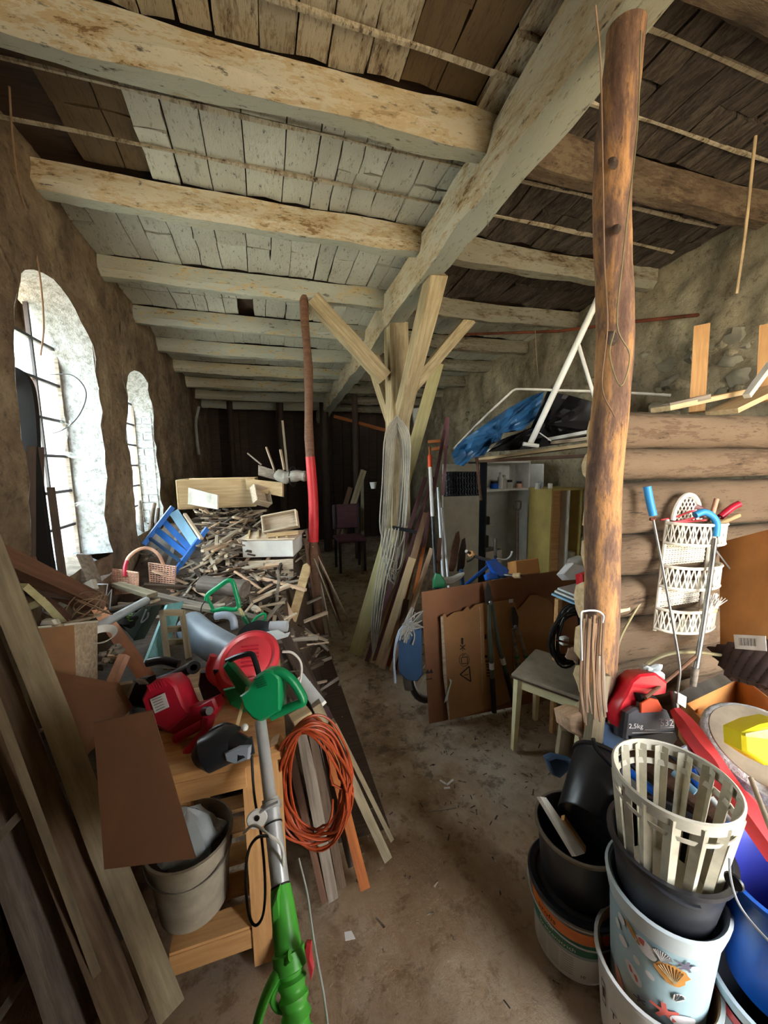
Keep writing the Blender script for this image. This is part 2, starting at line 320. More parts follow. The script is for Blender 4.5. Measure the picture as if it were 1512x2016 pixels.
# left wall with arched windows: (y0,y1,sill,spring,rise)
WIN=[(2.08,2.92,1.04,2.2,.36),(3.48,4.28,1.05,2.08,.33)]
def arch(wd,y):
    y0,y1,s,sp_,r=wd; c=(y0+y1)/2; h=(y1-y0)/2; u=max(-1,min(1,(y-c)/h)); return sp_+r*math.sqrt(max(0,1-u*u))
def wallpt(y,z): return V((XL+.035*nz(y*2.2,z*2.2,1)+.012*nz(y*9,z*9,2),y,z))
g=G()
def patch(ya,yb,lo,hi,nu,nv):
    g.grid(lambda u,v:wallpt(ya+(yb-ya)*u,(lo(ya+(yb-ya)*u))*(1-v)+hi(ya+(yb-ya)*u)*v),nu,nv)
edges=[YB]+[e for w_ in WIN for e in (w_[0],w_[1])]+[YF]
one=lambda k:(lambda y:k)
for i in range(0,len(edges),2): patch(edges[i],edges[i+1],one(-.1),lambda y:CZ(y)+.1,max(4,int((edges[i+1]-edges[i])*16)),50)
for wd in WIN:
    patch(wd[0],wd[1],one(-.1),one(wd[2]),14,16); patch(wd[0],wd[1],lambda y:arch(wd,y),lambda y:CZ(y)+.1,20,10)
wl=struct('wall_left',g,'wall_dirty',smooth=180)
# reveals: limewashed jambs, arch and sloping sill of each window
RD=.20
for wi,wd in enumerate(WIN):
    y0,y1,s,sp_,r=wd; c=(y0+y1)/2;h=(y1-y0)/2
    out=[(y0,s)]+[(y0,s+(sp_-s)*k/14) for k in range(1,15)]+[(c-h*math.cos(PI*k/16),sp_+r*math.sin(PI*k/16)) for k in range(1,16)]+[(y1,sp_-(sp_-s)*k/14) for k in range(0,15)]
    n_=len(out)
    def rp(u,v,out=out,wd=wd,c=c):
        k=u*(n_-1); i=min(int(k),n_-2); t=k-i; y=out[i][0]*(1-t)+out[i+1][0]*t; z=out[i][1]*(1-t)+out[i+1][1]*t
        q=wallpt(y,z); sc_=1-.07*v; yy=c+(y-c)*sc_; zz=z-(.06*v if z>wd[3] else 0)
        b=.012*nz(q.x-RD*v*4,y*7,z*7)
        return V((q.x*(1-v)+(XL-RD)*v,yy+b*(1 if y<c else -1)*min(1,v*9),zz))
    gg=G().grid(rp,n_-1,10); wr=struct('window_reveal',gg,'limewash',wl,smooth=180)
    gs=G().grid(lambda u,v:V(((XL+.02)*(1-v)+(XL-RD)*v,c+(y0-c)*(1-.07*v)*(1-2*u),s-.12+.16*v+.01*nz(u*9,v*9,3))),10,5); struct('window_sill',gs,'limewash',wl,smooth=180)
    # brick courses standing proud in the far jamb
    if wi==1:
        k=0; z=s+.06
        while z<sp_+.04:
            off=.0 if k%2 else .11; x=XL-.05-off*.5
            cells=[(XL-.03,XL-.03-(.14 if k%2 else .07)),(XL-.04-(.14 if k%2 else .07),XL-RD+.04)]
            for xa,xb in cells:
                va=(XL-xa)/RD;vb=(XL-xb)/RD; ya=c+h*(1-.07*va);yb=c+h*(1-.07*vb); o_=.006+random.random()*.008
                b=G().add([(xa,ya-o_,z),(xb,yb-o_,z),(xb,yb-o_,z+.062),(xa,ya-o_,z+.062),(xa,ya+.03,z-.004),(xb,yb+.03,z-.004),(xb,yb+.03,z+.066),(xa,ya+.03,z+.066)],[(0,1,2,3),(0,4,5,1),(1,5,6,2),(2,6,7,3),(3,7,4,0)])
                mk('brick',b,'limewash',wl)
            z+=.075;k+=1
    # window frame: iron bars, panes
    fr=bpy.data.objects.new('window_%d'%(wi+1),None); reg(fr,Matrix.Translation((XL-RD,c,s)),None); fr['kind']='structure'
    X=XL-RD+.02; ya=c-h*.93;yb=c+h*.93; zt=sp_+r-.05; ins=G()
    mk('frame_stile',G().box((X-.03,ya-.03,s-.02),(X+.02,ya+.02,zt-.18)),'old_dark',fr); mk('frame_stile',G().box((X-.03,yb-.02,s-.02),(X+.02,yb+.03,zt-.18)),'grey_wood',fr)
    nc=3;nr=6
    for i in range(1,nc): y=ya+(yb-ya)*i/nc; mk('glazing_bar',G().box((X-.008,y-.008,s),(X+.012,y+.008,zt-.03)),'dark_metal',fr)
    for j in range(0,nr+1):
        z=s+(sp_-s+.1)*j/nr; mk('glazing_bar',G().box((X-.01,ya,z-.008),(X+.015,yb,z+.008)),'dark_metal',fr)
    for i in range(nc):
        for j in range(nr+1):
            z0=s+(sp_-s+.1)*j/nr; z1=s+(sp_-s+.1)*(j+1)/nr if j<nr else zt-.02
            if (i*7+j*3+wi)%6==1 and j>3: continue
            mk('window_pane',G().box((X-.003,ya+(yb-ya)*i/nc,z0),(X,ya+(yb-ya)*(i+1)/nc,z1)),'old_glass',fr)
    portal((XL-RD-.03,c,(s+zt)/2),(0,-PI/2,0),zt-s,2*h)
    # masonry around the back of the niche so no light leaks past the frame
# outer shell behind the left wall: blocks between windows
g=G()
ed=[YB]+[e for w_ in WIN for e in (w_[0]+.03,w_[1]-.03)]+[YF]
for i in range(0,len(ed),2): g.box((XL-RD-.12,ed[i],-.2),(XL-RD+.0,ed[i+1],3.5))
for w_ in WIN:
    g.box((XL-RD-.12,w_[0]+.03,-.2),(XL-RD,w_[1]-.03,w_[2]-.0))
    c=(w_[0]+w_[1])/2;h=(w_[1]-w_[0])/2*.93
    pts=[(-h,w_[3]-.05)]+[(-h*math.cos(PI*k/10),w_[3]-.05+w_[4]*math.sin(PI*k/10)) for k in range(1,10)]+[(h,w_[3]-.05),(h,3.5),(-h,3.5)]
    for k in range(10):
        a,b=pts[k],pts[k+1]; g.add([(XL-RD-.12,c+a[0],a[1]),(XL-RD-.12,c+b[0],b[1]),(XL-RD-.12,c+b[0],3.5),(XL-RD-.12,c+a[0],3.5)],[(0,1,2,3)])
struct('trim_1',g,'wall_dirty')
# right wall, rough rubble render
def rwp(y,z): return V((XR+.06*nz(y*1.6,z*1.6,11)+.03*nz(y*6,z*6,12)+.012*nz(y*20,z*20,13),y,z))
wr_=struct('wall_right',G().grid(lambda u,v:rwp(YB+(YF-YB)*(1-u),-.1+3.5*v),190,80),'wall_rubble',smooth=180)
for i in range(110):
    y=1.75+random.random()**1.3*3.6; z=1.72+random.random()*.75-.03*(y-1.7); p=rwp(y,z); r=.028+random.random()*.045
    mk('stone',G().ball(p+V((r*.35,0,0)),r,8,5,.5,(.8,1.25,.85)),'stone_grey' if i%3 else 'wall_rubble',wr_)
# far wall and back wall with the open gate
wb=struct('wall_back',G().box((XL-.1,YF,-.1),(XR+.2,YF+.1,3.5)),'old_dark')
x=XL
while x<XR:
    wd_=random.uniform(.14,.24); mk('plank',G().box((x+.004,YF-.03-random.random()*.02,0),(x+wd_-.004,YF+.01,2.75)),'old_dark',wb); x+=wd_
g=G(); GX0,GX1,GZ=.95,2.85,2.6
g.box((XL-.5,YB-.15,-.2),(GX0,YB,3.6)); g.box((GX1,YB-.15,-.2),(XR+.3,YB,3.6)); g.box((GX0,YB-.15,GZ),(GX1,YB,3.6)); struct('wall_front',g,'wall_dirty')
struct('added_shade_wall',G().box((XL-.1,-.45,-.1),(1.0,-.35,1.85)),'old_dark')  # unseen low wall, added to keep light off the lower left
portal(((GX0+GX1)/2,YB-.2,GZ/2),(-PI/2,0,0),GX1-GX0,GZ)
struct('trim_2',G().box((XR+.15,YB-.2,-.2),(XR+.3,YF+.2,3.6)).box((XL-.6,YF+.12,-.2),(XR+.3,YF+.3,3.6)),'wall_dirty')
# ceiling slab + separate plastered boards between joists
JY=[.28,1.0,1.71,2.47,3.24,3.98,4.7,5.42,6.14,6.86,7.58]
ce=struct('ceiling',G().box((XL-.6,YB-.2,3.32),(XR+.4,.3,3.42)).add([(XL-.6,.3,3.24),(XR+.4,.3,3.24),(XR+.4,YF+.3,CZ(YF)+.06),(XL-.6,YF+.3,CZ(YF)+.06),(XL-.6,.3,3.42),(XR+.4,.3,3.42),(XR+.4,YF+.3,3.42),(XL-.6,YF+.3,3.42)],[(3,2,1,0),(4,5,6,7),(0,1,5,4),(1,2,6,5),(2,3,7,6),(3,0,4,7)]),'old_dark')
def board(g,x0,x1,y0,y1,dz,sd):
    n1,n2=2,4; vs=[]
    for j in range(n2+1):
        for i in range(n1+1):
            x=x0+(x1-x0)*i/n1;y=y0+(y1-y0)*j/n2; e=1 if i in(0,n1) else 0
            q=noise.noise_vector(V((x*9,y*6,sd)))
            vs.append((x+q.x*.012*e,y+(q.y*.02 if j in (0,n2) else 0),CZ(y)+dz+q.z*(.010 if x<1.3 else .022)))
    w_=n1+1; fs=[(j*w_+i,(j+1)*w_+i,(j+1)*w_+i+1,j*w_+i+1) for j in range(n2) for i in range(n1)]
    # skirt
    b=len(vs); ring=[i for i in range(w_)]+[j*w_+n1 for j in range(1,n2+1)]+[n2*w_+i for i in range(n1-1,-1,-1)]+[j*w_ for j in range(n2-1,0,-1)]
    vs+= [(vs[i][0],vs[i][1],vs[i][2]+.03) for i in ring]; k=len(ring)
    fs+=[(ring[a],ring[(a+1)%k],b+(a+1)%k,b+a) for a in range(k)]; g.add(vs,fs)
far=G()
for bi in range(len(JY)):
    y0=(JY[bi-1]+.08) if bi else YB+.02; y1=JY[bi]-.06
    if bi==0: continue
    x=XL-.02
    while x<XR:
        wd_=.10+random.random()*.09; x1=min(x+wd_,XR+.05); right=x>1.3
        if y0<3.4:
            ny_=1 if (y1-y0)<.2 else random.choice((1,2,2))
            for k in range(ny_):
                a=y0+(y1-y0)*k/ny_+.004; b=y0+(y1-y0)*(k+1)/ny_-.004
                if bi==1 and 0.62<x<1.05: mt='bare_board';dz=.03
                elif bi==2 and .55<x<.92: mt='bare_board';dz=.03
                elif right: mt='plaster_board_shaded' if bi<5 else 'plaster_board';dz=random.random()*.014  # near boards on the right take the copy with shade painted in
                elif bi<=2: mt='plaster_board_brown' if random.random()<.75 else 'plaster_board';dz=random.random()*.016
                else: mt='plaster_board' if random.random()<.94 else 'plaster_board_brown';dz=random.random()*.010
                if x<-.55 and bi==3: mt='bare_board' ;dz=.035
                if x<-.78 and bi==3: continue
                if mt!='bare_board' and random.random()<.012: continue
                gg=G(); board(gg,x+.003,x1-.003,a,b,dz,bi*3.3+k); mk('ceiling_board',gg,mt,ce,smooth=50)
        else: board(far,x+.002,x1-.002,y0,y1,random.random()*.008,bi)
        x=x1
mk('ceiling_board',far,'plaster_board',ce,kind='stuff',smooth=50)
# reed battens nailed under the nearest boards
for bi in (1,2,3):
    for k in range(2):
        y=JY[bi-1]+.22+k*.26
        if y>JY[bi]-.1: continue
        plank('batten',(XL,y+random.uniform(-.02,.02),CZ(y)-.006),(XR-.1,y+random.uniform(-.02,.02),CZ(y)-.004),.014,.010,'plaster_board_brown',ce,jit=.012,nseg=14)
ORD=['nearest','second','third','fourth','fifth','sixth','seventh','eighth','ninth','tenth','eleventh']
for i,y in enumerate(JY):
    if i==0: continue
    w_=.14 if i<4 else .13; h_=.13; zc=CZ(y)-h_/2+.01; n=i
    col='beam_paint' if i<4 else 'beam_grey'
    for side,(xa,xb) in enumerate(((XL-.12,1.06),(1.14,XR+.02))):
        p0=V((xa,y,zc)); p1=V((xb,y,zc)); L=(p1-p0).length; gg=G(); vs=[]; ns=30
        prof=[(-w_/2,h_/2),(-w_/2,-h_/2+.04),(-w_/2+.035,-h_/2),(w_/2-.035,-h_/2),(w_/2,-h_/2+.04),(w_/2,h_/2)]
        for k in range(ns+1):
            xx=L*k/ns
            for q,(a,b) in enumerate(prof):
                e=noise.noise_vector(V((xx*3+i*7+side*5,a*9,b*9)))*.016; e+=noise.noise_vector(V((xx*13+i*7,a*20,b*20)))*.006; vs.append((xx,a+e.y,b+(e.z if b<0 else 0)-.015*math.sin(PI*k/ns)))
        np_=len(prof); gg.add(vs,[(k*np_+q,k*np_+(q+1)%np_,(k+1)*np_+(q+1)%np_,(k+1)*np_+q) for k in range(ns) for q in range(np_)]+[tuple(range(np_-1,-1,-1)),tuple(ns*np_+q for q in range(np_))])
        o=mk('ceiling_joist',gg,(col if side==0 else ('beam_brown_shaded' if i<3 else 'beam_dim')),None,'%s ceiling joist %s of the main beam, %s from the camera end'%('cream and grey peeling' if side==0 else 'shade-darkened','left' if side==0 else 'right',ORD[i-1]),'joist','ceiling joists %s of the main beam'%('left' if side==0 else 'right'),M=frame(p0,p1),smooth=35)  # right-hand joists carry the shade beyond the beam in their colour
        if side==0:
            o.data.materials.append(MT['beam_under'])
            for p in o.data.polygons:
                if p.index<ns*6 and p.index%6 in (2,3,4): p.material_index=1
# main beam
p0=V((1.17,YB-.05,3.2)); p1=V((1.17,YF+.05,CZ(YF)))
ns=110;gg=G();vs=[]; prof=[(-.09,-.02),(-.095,-.19),(-.07,-.235),(.06,-.235),(.095,-.19),(.095,-.02)]
for k in range(ns+1):
    y=YB+(YF-YB)*k/ns; zz=CZ(y)-.02
    for a,b in prof:
        e=noise.noise_vector(V((y*3.3,a*11,b*11)))*.022; sw=.012*math.sin(y*1.7); vs.append((y-YB,-(a+e.x+sw),b+e.z*(1 if b<-.1 else 0)+zz-3.0))
npn=6; gg.add(vs,[(k*npn+(q+1)%npn,k*npn+q,(k+1)*npn+q,(k+1)*npn+(q+1)%npn) for k in range(ns) for q in range(npn)]+[tuple(range(npn)),tuple(ns*npn+q for q in range(npn-1,-1,-1))])
_mb=mk('main_beam',gg,'beam_paint',None,'heavy peeling whitewashed main beam running the length of the barn ceiling','beam',M=frame((1.08,YB,3.0),(1.14,YF,3.0)),smooth=35)

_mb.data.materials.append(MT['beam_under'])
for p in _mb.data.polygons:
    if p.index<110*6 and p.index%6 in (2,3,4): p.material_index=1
# ================= OBJECTS: helpers =================
def quad(name,pix,t,mat,**k):
    "flat sheet from four world corners (a,b,c,d in order)"
    a,b,c,d=[V(p) for p in pix]; n=(b-a).cross(d-a).normalized()*t
    return mk(name,G().add([a,b,c,d,a+n,b+n,c+n,d+n],[(3,2,1,0),(4,5,6,7),(0,1,5,4),(1,2,6,5),(2,3,7,6),(3,0,4,7)]),mat,**k)
def pp(g,pix,d,t):
    "solid from an outline seen at depth d (or per-point depth), t thick away from us"
    ds=d if hasattr(d,'__len__') else [d]*len(pix)
    P=[A(p[0],p[1],d=q) for p,q in zip(pix,ds)]; n=(fw+UP*-.2).normalized()*t; k=len(P)
    area=sum(pix[i][0]*pix[(i+1)%k][1]-pix[(i+1)%k][0]*pix[i][1] for i in range(k))
    if area<0: P=P[::-1]
    c=sum(P,V((0,0,0)))/k; b=min(.008,t*.25)
    rings=[[p+(c-p).normalized()*b for p in P],[p+n*(b/t) for p in P],[p+n*(1-b/t) for p in P],[p+n+(c-p).normalized()*b for p in P]]
    vs=[q for r in rings for q in r]; fs=[tuple(range(k-1,-1,-1))]+[(r*k+i,r*k+(i+1)%k,(r+1)*k+(i+1)%k,(r+1)*k+i) for r in range(3) for i in range(k)]+[tuple(range(3*k,4*k))]
    fs=[f[::-1] for f in fs]; return g.add(vs,fs)
def pt(pix,d):
    ds=d if hasattr(d,'__len__') else [d]*len(pix); return [A(p[0],p[1],d=q) for p,q in zip(pix,ds)]
def wire(name,pix,d,r,mat,label=None,cat=None,parent=None,k=6,n=6,group=None):
    return mk(name,G().tube(curve_pts(pt(pix,d),k),r,n),mat,parent,label,cat,group)
def lean(name,bot,top,w,t,mat,label,cat='plank',upv=None,**k):
    f=CAM-(V(bot)+V(top))/2
    return plank(name,bot,top,w,t,mat,label=label,cat=cat,upv=upv or f,**k)
# ================= POSTS =================
pl=thing('wooden_pole','slim bent wooden pole with a bright red painted band beside the wood heap','pole',(.37,3.28,0))
p0=V((.37,3.28,0)); p1=V((.36,3.22,CZ(3.24)-.10))
def pseg(a,b,r0,r1): return p0.lerp(p1,a),p0.lerp(p1,b),r0,r1
mk('shaft',G().tube([p0.lerp(p1,i/16)+V((.008*math.sin(i*1.1),.006*math.cos(i*1.7),0)) for i in range(17)],[.042-.010*i/16+.003*math.sin(i*2.1) for i in range(17)],12),'brown_wood',pl)
zb0,zb1=.98,1.72
mk('red_band',G().tube([p0.lerp(p1,f)+V((.008*math.sin(f*17.6),.006*math.cos(f*27.2),0)) for f in [zb0/3+(zb1-zb0)/3*i/8 for i in range(9)]],[.0435-.001*i/2 for i in range(9)],12),'red_paint',pl)
cp=thing('centre_post','squared whitewashed oak post with Y-shaped braces holding up the main beam','post',(1.12,3.24,0))
zt=CZ(3.24)-.24
plank('post',(1.14,3.26,0),(1.12,3.24,zt),.16,.16,'oak_brace',cp,jit=.014,nseg=14,upv=(0,1,0))
plank('brace',A(757,745,y=3.2),V((.42,3.22,CZ(3.2)-.12)),.11,.11,'oak_brace',cp,jit=.008,nseg=8,upv=(0,1,0))
plank('brace',V((1.17,3.26,2.15)),V((1.85,3.3,CZ(3.2)-.12)),.10,.10,'oak_brace',cp,jit=.008,nseg=8,upv=(0,1,0))
plank('brace',V((1.14,3.20,1.95)),V((1.13,2.45,CZ(2.5)-.22)),.12,.11,'oak_brace',cp,jit=.008,nseg=8,upv=(1,0,0))
plank('brace',V((1.12,3.30,1.95)),V((1.12,4.05,CZ(4)-.22)),.12,.11,'oak_brace',cp,jit=.008,nseg=8,upv=(1,0,0))
bp=thing('bark_post','tall round peeling-bark post on the right between main beam and log wall','post',(1.17,1.05,0))
def bpp(f): return V((1.17,1.05,0)).lerp(V((1.06,1.02,2.85)),f)
mk('trunk',G().tube([(2.85*i/40,.010*math.sin(i*.5),.008*math.cos(i*.37)) for i in range(41)],[.062-.010*i/40+.004*noise.noise(V((i*.6,0,0))) for i in range(41)],20),'post_bark',bp,M=frame(bpp(0),bpp(1)))
for i,(px,py,s) in enumerate(((1208,320,1),(1205,665,1.3),(1215,450,.8))):
    q=A(px,py,y=.98); mk('knot',G().lathe([(0,0.006),(.008*s,.008),(.014*s,.004),(.018*s,-.004)],10,o=q,ax=(0,-1,.1)),'old_dark',bp)
# electric wires stapled down the bark post
wire('thin_wire',[(1172,10),(1182,120),(1186,300),(1190,520),(1196,640),(1185,760),(1210,820)],[.95,1.02,1.08,1.12,1.13,1.13,1.12],.0022,'rope_jute','thin tan cord running down the left edge of the bark post','cord')
wire('thin_wire',[(1262,60),(1255,250),(1238,400),(1225,520),(1215,640),(1240,700),(1222,760),(1200,700),(1210,650)],[1.02,1.08,1.1,1.08,1.07,1.1,1.07,1.1,1.07],.002,'olive_hose','looped thin wire twisted round the front of the bark post','wire')
# ================= LEFT SIDE =================
# wood heap: rubble core, then individual sticks
def hh(x,y):
    b=np.interp(y,[1.5,1.7,2.3,3.0,3.6,4.3,5.2],[.50,.60,.70,.82,1.08,1.12,.9]); e=np.interp(y,[1.5,2.2,3.4,4.6],[.12,.16,.30,.34])
    if x>e-.12: b*=max(0,1-((x-e+.12)/.22))**.7
    if x<-.75: b*=.97
    return b+.05*nz(x*4,y*4,3)
mk('wood_rubble',G().grid(lambda u,v:V((-.97+1.42*u,1.45+3.7*v,max(-.01,hh(-.97+1.42*u,1.45+3.7*v)-.05))),36,60),'stick_dark',label='dark heap of broken wood and litter filling the left side under the windows',cat='rubble',kind='stuff',smooth=20)
R=random.Random(11)
GRP='loose split sticks on the wood heap'
def prj0(p):
    v=V(p)-CAM; z=v.dot(fw); return 756+FPX*v.dot(RT)/z,1008-FPX*v.dot(UP)/z
SL={'beige_stick':'pale split stick lying on the big wood heap','stick_dark':'dark weathered stick lying on the big wood heap','grey_wood':'grey weathered stick lying on the big wood heap','pink_wood':'pinkish sawn offcut lying on the big wood heap'}
SG={'beige_stick':'pale split sticks on the wood heap','stick_dark':'dark sticks on the wood heap','grey_wood':'grey sticks on the wood heap','pink_wood':'pinkish offcuts on the wood heap'}
pool=[]
for i in range(12):
    L=R.uniform(.10,.38); w_=R.uniform(.010,.026); t_=R.uniform(.008,.020); pool.append((L,plankg(L,w_,t_,3,.006,R.uniform(-.01,.01),i)))
meshes={}
LM=[((345,1065),'the blue chair frame'),((530,1080),'the white storage box'),((440,1150),'the grey bark slab'),((600,1170),'the bat-shaped board'),((285,1140),'the wicker log basket'),((470,1010),'the shallow brown tray'),((430,1190),'the green trimmer handle'),((560,1260),'the silver can'),((420,965),'the pale wooden crate'),((430,1260),'the grey blower tube')]
def zone(o,mat):
    x,y=prj0(W[o.name].translation); z_=min(LM,key=lambda q:(q[0][0]-x)**2+(q[0][1]-y)**2)[1]; nm={'beige_stick':'pale split','stick_dark':'dark weathered','grey_wood':'grey weathered','pink_wood':'pinkish sawn'}[mat]
    o['label']='%s stick on the wood heap near %s'%(nm,z_); o['group']='%s sticks near %s'%(nm,z_)
def stick(i,mat,Mw):
    o=stick_(i,mat,Mw); zone(o,mat); return o
def stick_(i,mat,Mw):
    key=(i,mat)
    if key not in meshes:
        o=mk('split_stick',pool[i][1],mat,None,SL[mat],'stick',SG[mat],M=Mw,smooth=30); meshes[key]=o; return o
    o=meshes[key].copy(); reg(o,Mw,None); return o
cnt=0
ITEMS=[(222,1100,346,1170),(402,1142,475,1205),(295,1005,400,1115),(478,1055,578,1110),(400,1135,485,1170),(350,935,480,1000),(500,965,595,1050),(570,1108,606,1220),(290,1185,372,1300),(375,1215,540,1335),(180,1200,290,1380)]
def covered(p):
    x,y=prj0(p); return any(a<x<c and b<y<d for a,b,c,d in ITEMS)
extra=G()
for _k in range(900):
    x=R.uniform(-.9,.30);y=R.uniform(1.7,4.4); z=hh(x,y)
    if z<.1 or covered((x,y,z)) or (x>.05 and R.random()<.7): continue
    L=R.uniform(.06,.22); w_=R.uniform(.006,.014); az=R.gauss(.35,.9); c=V((x,y,z+R.uniform(-.04,.01))); dr=V((math.cos(az),math.sin(az),R.gauss(0,.3))).normalized()
    F_=frame(c-dr*L/2,c+dr*L/2,(R.uniform(-.4,.4),R.uniform(-.4,.4),1)); pg=plankg(L,w_,w_*.7,1); extra.add([F_@q for q in pg.v],pg.f)
mk('wood_splinters',extra,'stick_mixed',None,'countless small splinters and twigs strewn over the wood heap','wood',kind='stuff',smooth=False)
while cnt<250:
    x=R.uniform(-.85,.30);y=R.uniform(2.0,4.2); z=hh(x,y)
    if z<.12 or covered((x,y,z)) or (x>.08 and y<2.6 and R.random()<.6): continue
    i=R.randrange(12); az=R.gauss(.35,.8); el=R.gauss(0,.25)
    sl=(hh(x,y+.1)-hh(x,y-.1))/.2
    dr=V((math.cos(az),math.sin(az),math.tan(el)+sl*math.sin(az)*.8)).normalized(); L=pool[i][0]
    c=V((x,y,z+R.uniform(-.02,.04))); mat=R.choice(['beige_stick']*4+['stick_dark']*3+['grey_wood']*2+['pink_wood'])
    stick(i,mat,frame(c-dr*L/2,c+dr*L/2,(R.uniform(-.4,.4),R.uniform(-.4,.4),1))); cnt+=1
# stack ends pointing at us (front of the sawn stack)
for k in range(44):
    px=R.uniform(385,475); py=R.uniform(1060,1130); c=A(px,py,d=2.82+R.uniform(-.05,.05)); L=.3
    dr=V((R.gauss(.1,.5),1,R.gauss(0,.22))).normalized(); i=R.randrange(12); mat=R.choice(['beige_stick','beige_stick','pink_wood','grey_wood'])
    stick(i,mat,frame(c,c+dr*L,(R.uniform(-.3,.3),0,1)))
# bark log, crates, boards on the heap
def boxopen(name,label,cat,c0,ux,uy,uz,sx,sy,sz,t,mat,bottom=True,front=None,group=None,floor_mat=None):
    "open crate; c0 corner; ux,uy,uz unit axes; open along +uz"
    c0=V(c0);ux=V(ux).normalized();uy=V(uy).normalized();uz=V(uz).normalized(); F=Matrix(((ux.x,uy.x,uz.x,c0.x),(ux.y,uy.y,uz.y,c0.y),(ux.z,uy.z,uz.z,c0.z),(0,0,0,1)))
    o=bpy.data.objects.new(name,None); reg(o,F,None); tag(o,label,cat,group)
    if bottom: mk('bottom',G().box((0,0,0),(sx,sy,t)),floor_mat or mat,o,M=F)
    for nm,a,b in (('side_panel',(0,0,0),(t,sy,sz)),('side_panel',(sx-t,0,0),(sx,sy,sz)),('front_panel',(t,0,0),(sx-t,t,sz)),('back_panel',(t,sy-t,0),(sx-t,sy,sz))):
        mk(nm,G().rbox(a,b,.003),front if (nm=='front_panel' and front) else mat,o,M=F)
    return o,F
def axes(yaw,pitch=0,roll=0):
    M_=Matrix.Rotation(yaw,3,'Z')@Matrix.Rotation(pitch,3,'X')@Matrix.Rotation(roll,3,'Y'); return M_@V((1,0,0)),M_@V((0,1,0)),M_@V((0,0,1))
c=A(350,1003,y=3.75); ux,uy,uz=axes(-.05)
boxopen('wooden_crate','wide shallow pale wooden crate on top of the wood heap at the back left','crate',c,ux,uy,uz,.66,.42,.26,.016,'pine_pale')
quad('flyer_board',[A(352,955,d=3.45),A(428,975,d=3.2),A(428,1003,d=3.2),A(356,990,d=3.45)],.012,'stone_white',label='pinkish printed white board leaning inside the pale wooden crate',cat='board')
quad('square_offcut',[A(415,963,d=3.5),A(447,962,d=3.5),A(447,992,d=3.5),A(415,993,d=3.5)],.03,'pine_pale',label='small square pale offcut standing at the front of the wooden crate',cat='board')
quad('pale_board',[A(483,942,d=3.4),A(556,950,d=3.4),A(556,978,d=3.4),A(486,964,d=3.4)],.05,'pine_pale',label='bright pale end board lying right of the wooden crate',cat='board')
ux,uy,uz=axes(.2,.9,.5)
boxopen('brown_tray','small brown tray tipped on its corner on the wood heap','tray',A(497,992,d=3.25),ux,uy,uz,.16,.17,.07,.01,'beige_stick')
ux,uy,uz=axes(.15,1.15,-.42)
boxopen('shallow_tray','shallow brown wooden tray tilted forward below the small brown tray','tray',A(522,1052,d=3.05),ux,uy,uz,.28,.14,.07,.012,'beige_stick')
ux,uy,uz=axes(.0,.05)
wbx=thing('storage_box','white fronted storage box with a slatted lattice lying on top of the wood heap','box',A(530,1098,d=3.0))
q0=A(478,1098,d=3.0);L_=A(578,1096,d=3.0)-q0; ex=L_.normalized(); ez=V((0,0,1)); ey=ez.cross(ex)
Fd=Matrix(((ex.x,ey.x,0,q0.x),(ex.y,ey.y,0,q0.y),(ex.z,ey.z,1,q0.z),(0,0,0,1)))
mk('box',G().rbox((0,0,0),(L_.length,.34,.135),.004),'white_enamel',wbx,M=Fd)
mk('rim_board',G().rbox((-.03,-.01,.136),(L_.length+.02,.36,.15),.003),'beige_stick',wbx,M=Fd)
for k in range(5):
    x=.05+k*.075; plank('slat',Fd@V((x,.0,.158)),Fd@V((x-.1,.33,.158)),.014,.014,'pine_pale',wbx)
plank('slat',Fd@V((.2,.0,.175)),Fd@V((L_.length+.02,.1,.175)),.014,.03,'pine_pale',wbx)
quad('plywood_sheet',[A(478,1105,d=2.95),A(577,1100,d=2.95),A(577,1160,d=2.85),A(560,1150,d=2.8)],.012,'beige_stick',label='sloping plywood sheet under the white fronted storage box',cat='board')
# bark covered log
M_=frame(A(398,1150,d=2.42),A(486,1160,d=2.38)); gg=G()
gg.tube([(.29*i/10,0,0) for i in range(11)],[.070+.012*noise.noise(V((i*.9,3,0))) for i in range(11)],16,flat=.75)
mk('bark_log',gg,'bark',None,'thick grey bark slab lying mid heap behind the green trimmer handle','log',M=M_)
# bat shaped board, axe handle, rafters
g=G(); pp(g,[(566,1222),(592,1125),(596,1112),(604,1108),(610,1115),(610,1125),(582,1225)],2.55,.025); mk('bat_board',g,'handle_wood',None,'yellowish bat-shaped board with rounded top standing at the right edge of the heap','board')
g=G(); g.tube(curve_pts(pt([(546,1122),(549,1140),(546,1170),(545,1200),(544,1232)],2.45),5),[.012]*2+[.010]*19,8); mk('axe_handle',g,'grey_wood',None,'curved pale axe handle standing upright in front of the heap','handle')
lean('sawn_board',A(556,1180,d=2.6),A(575,1215,d=2.5),.04,.02,'light_blue' if 0 else 'pink_wood','short sawn board with a blue edge beside the bat-shaped board','board')
for i,(a,b,w_,mt,lb) in enumerate((((262,1162),(520,1222),.05,'grey_wood','long grey weathered board lying across the front of the heap under the basket'),((280,1178),(440,1205),.035,'beige_stick','shorter split board just below the long grey board'),((230,1150),(300,1172),.06,'weathered','stubby weathered board in front of the wicker basket'),((385,1250),(560,1250),.03,'stick_dark','dark bar lying behind the grey blower tube'))):
    plank('heap_board',A(*a,d=2.35),A(*b,d=2.2),w_,.022,mt,label=lb,cat='board',jit=.004)
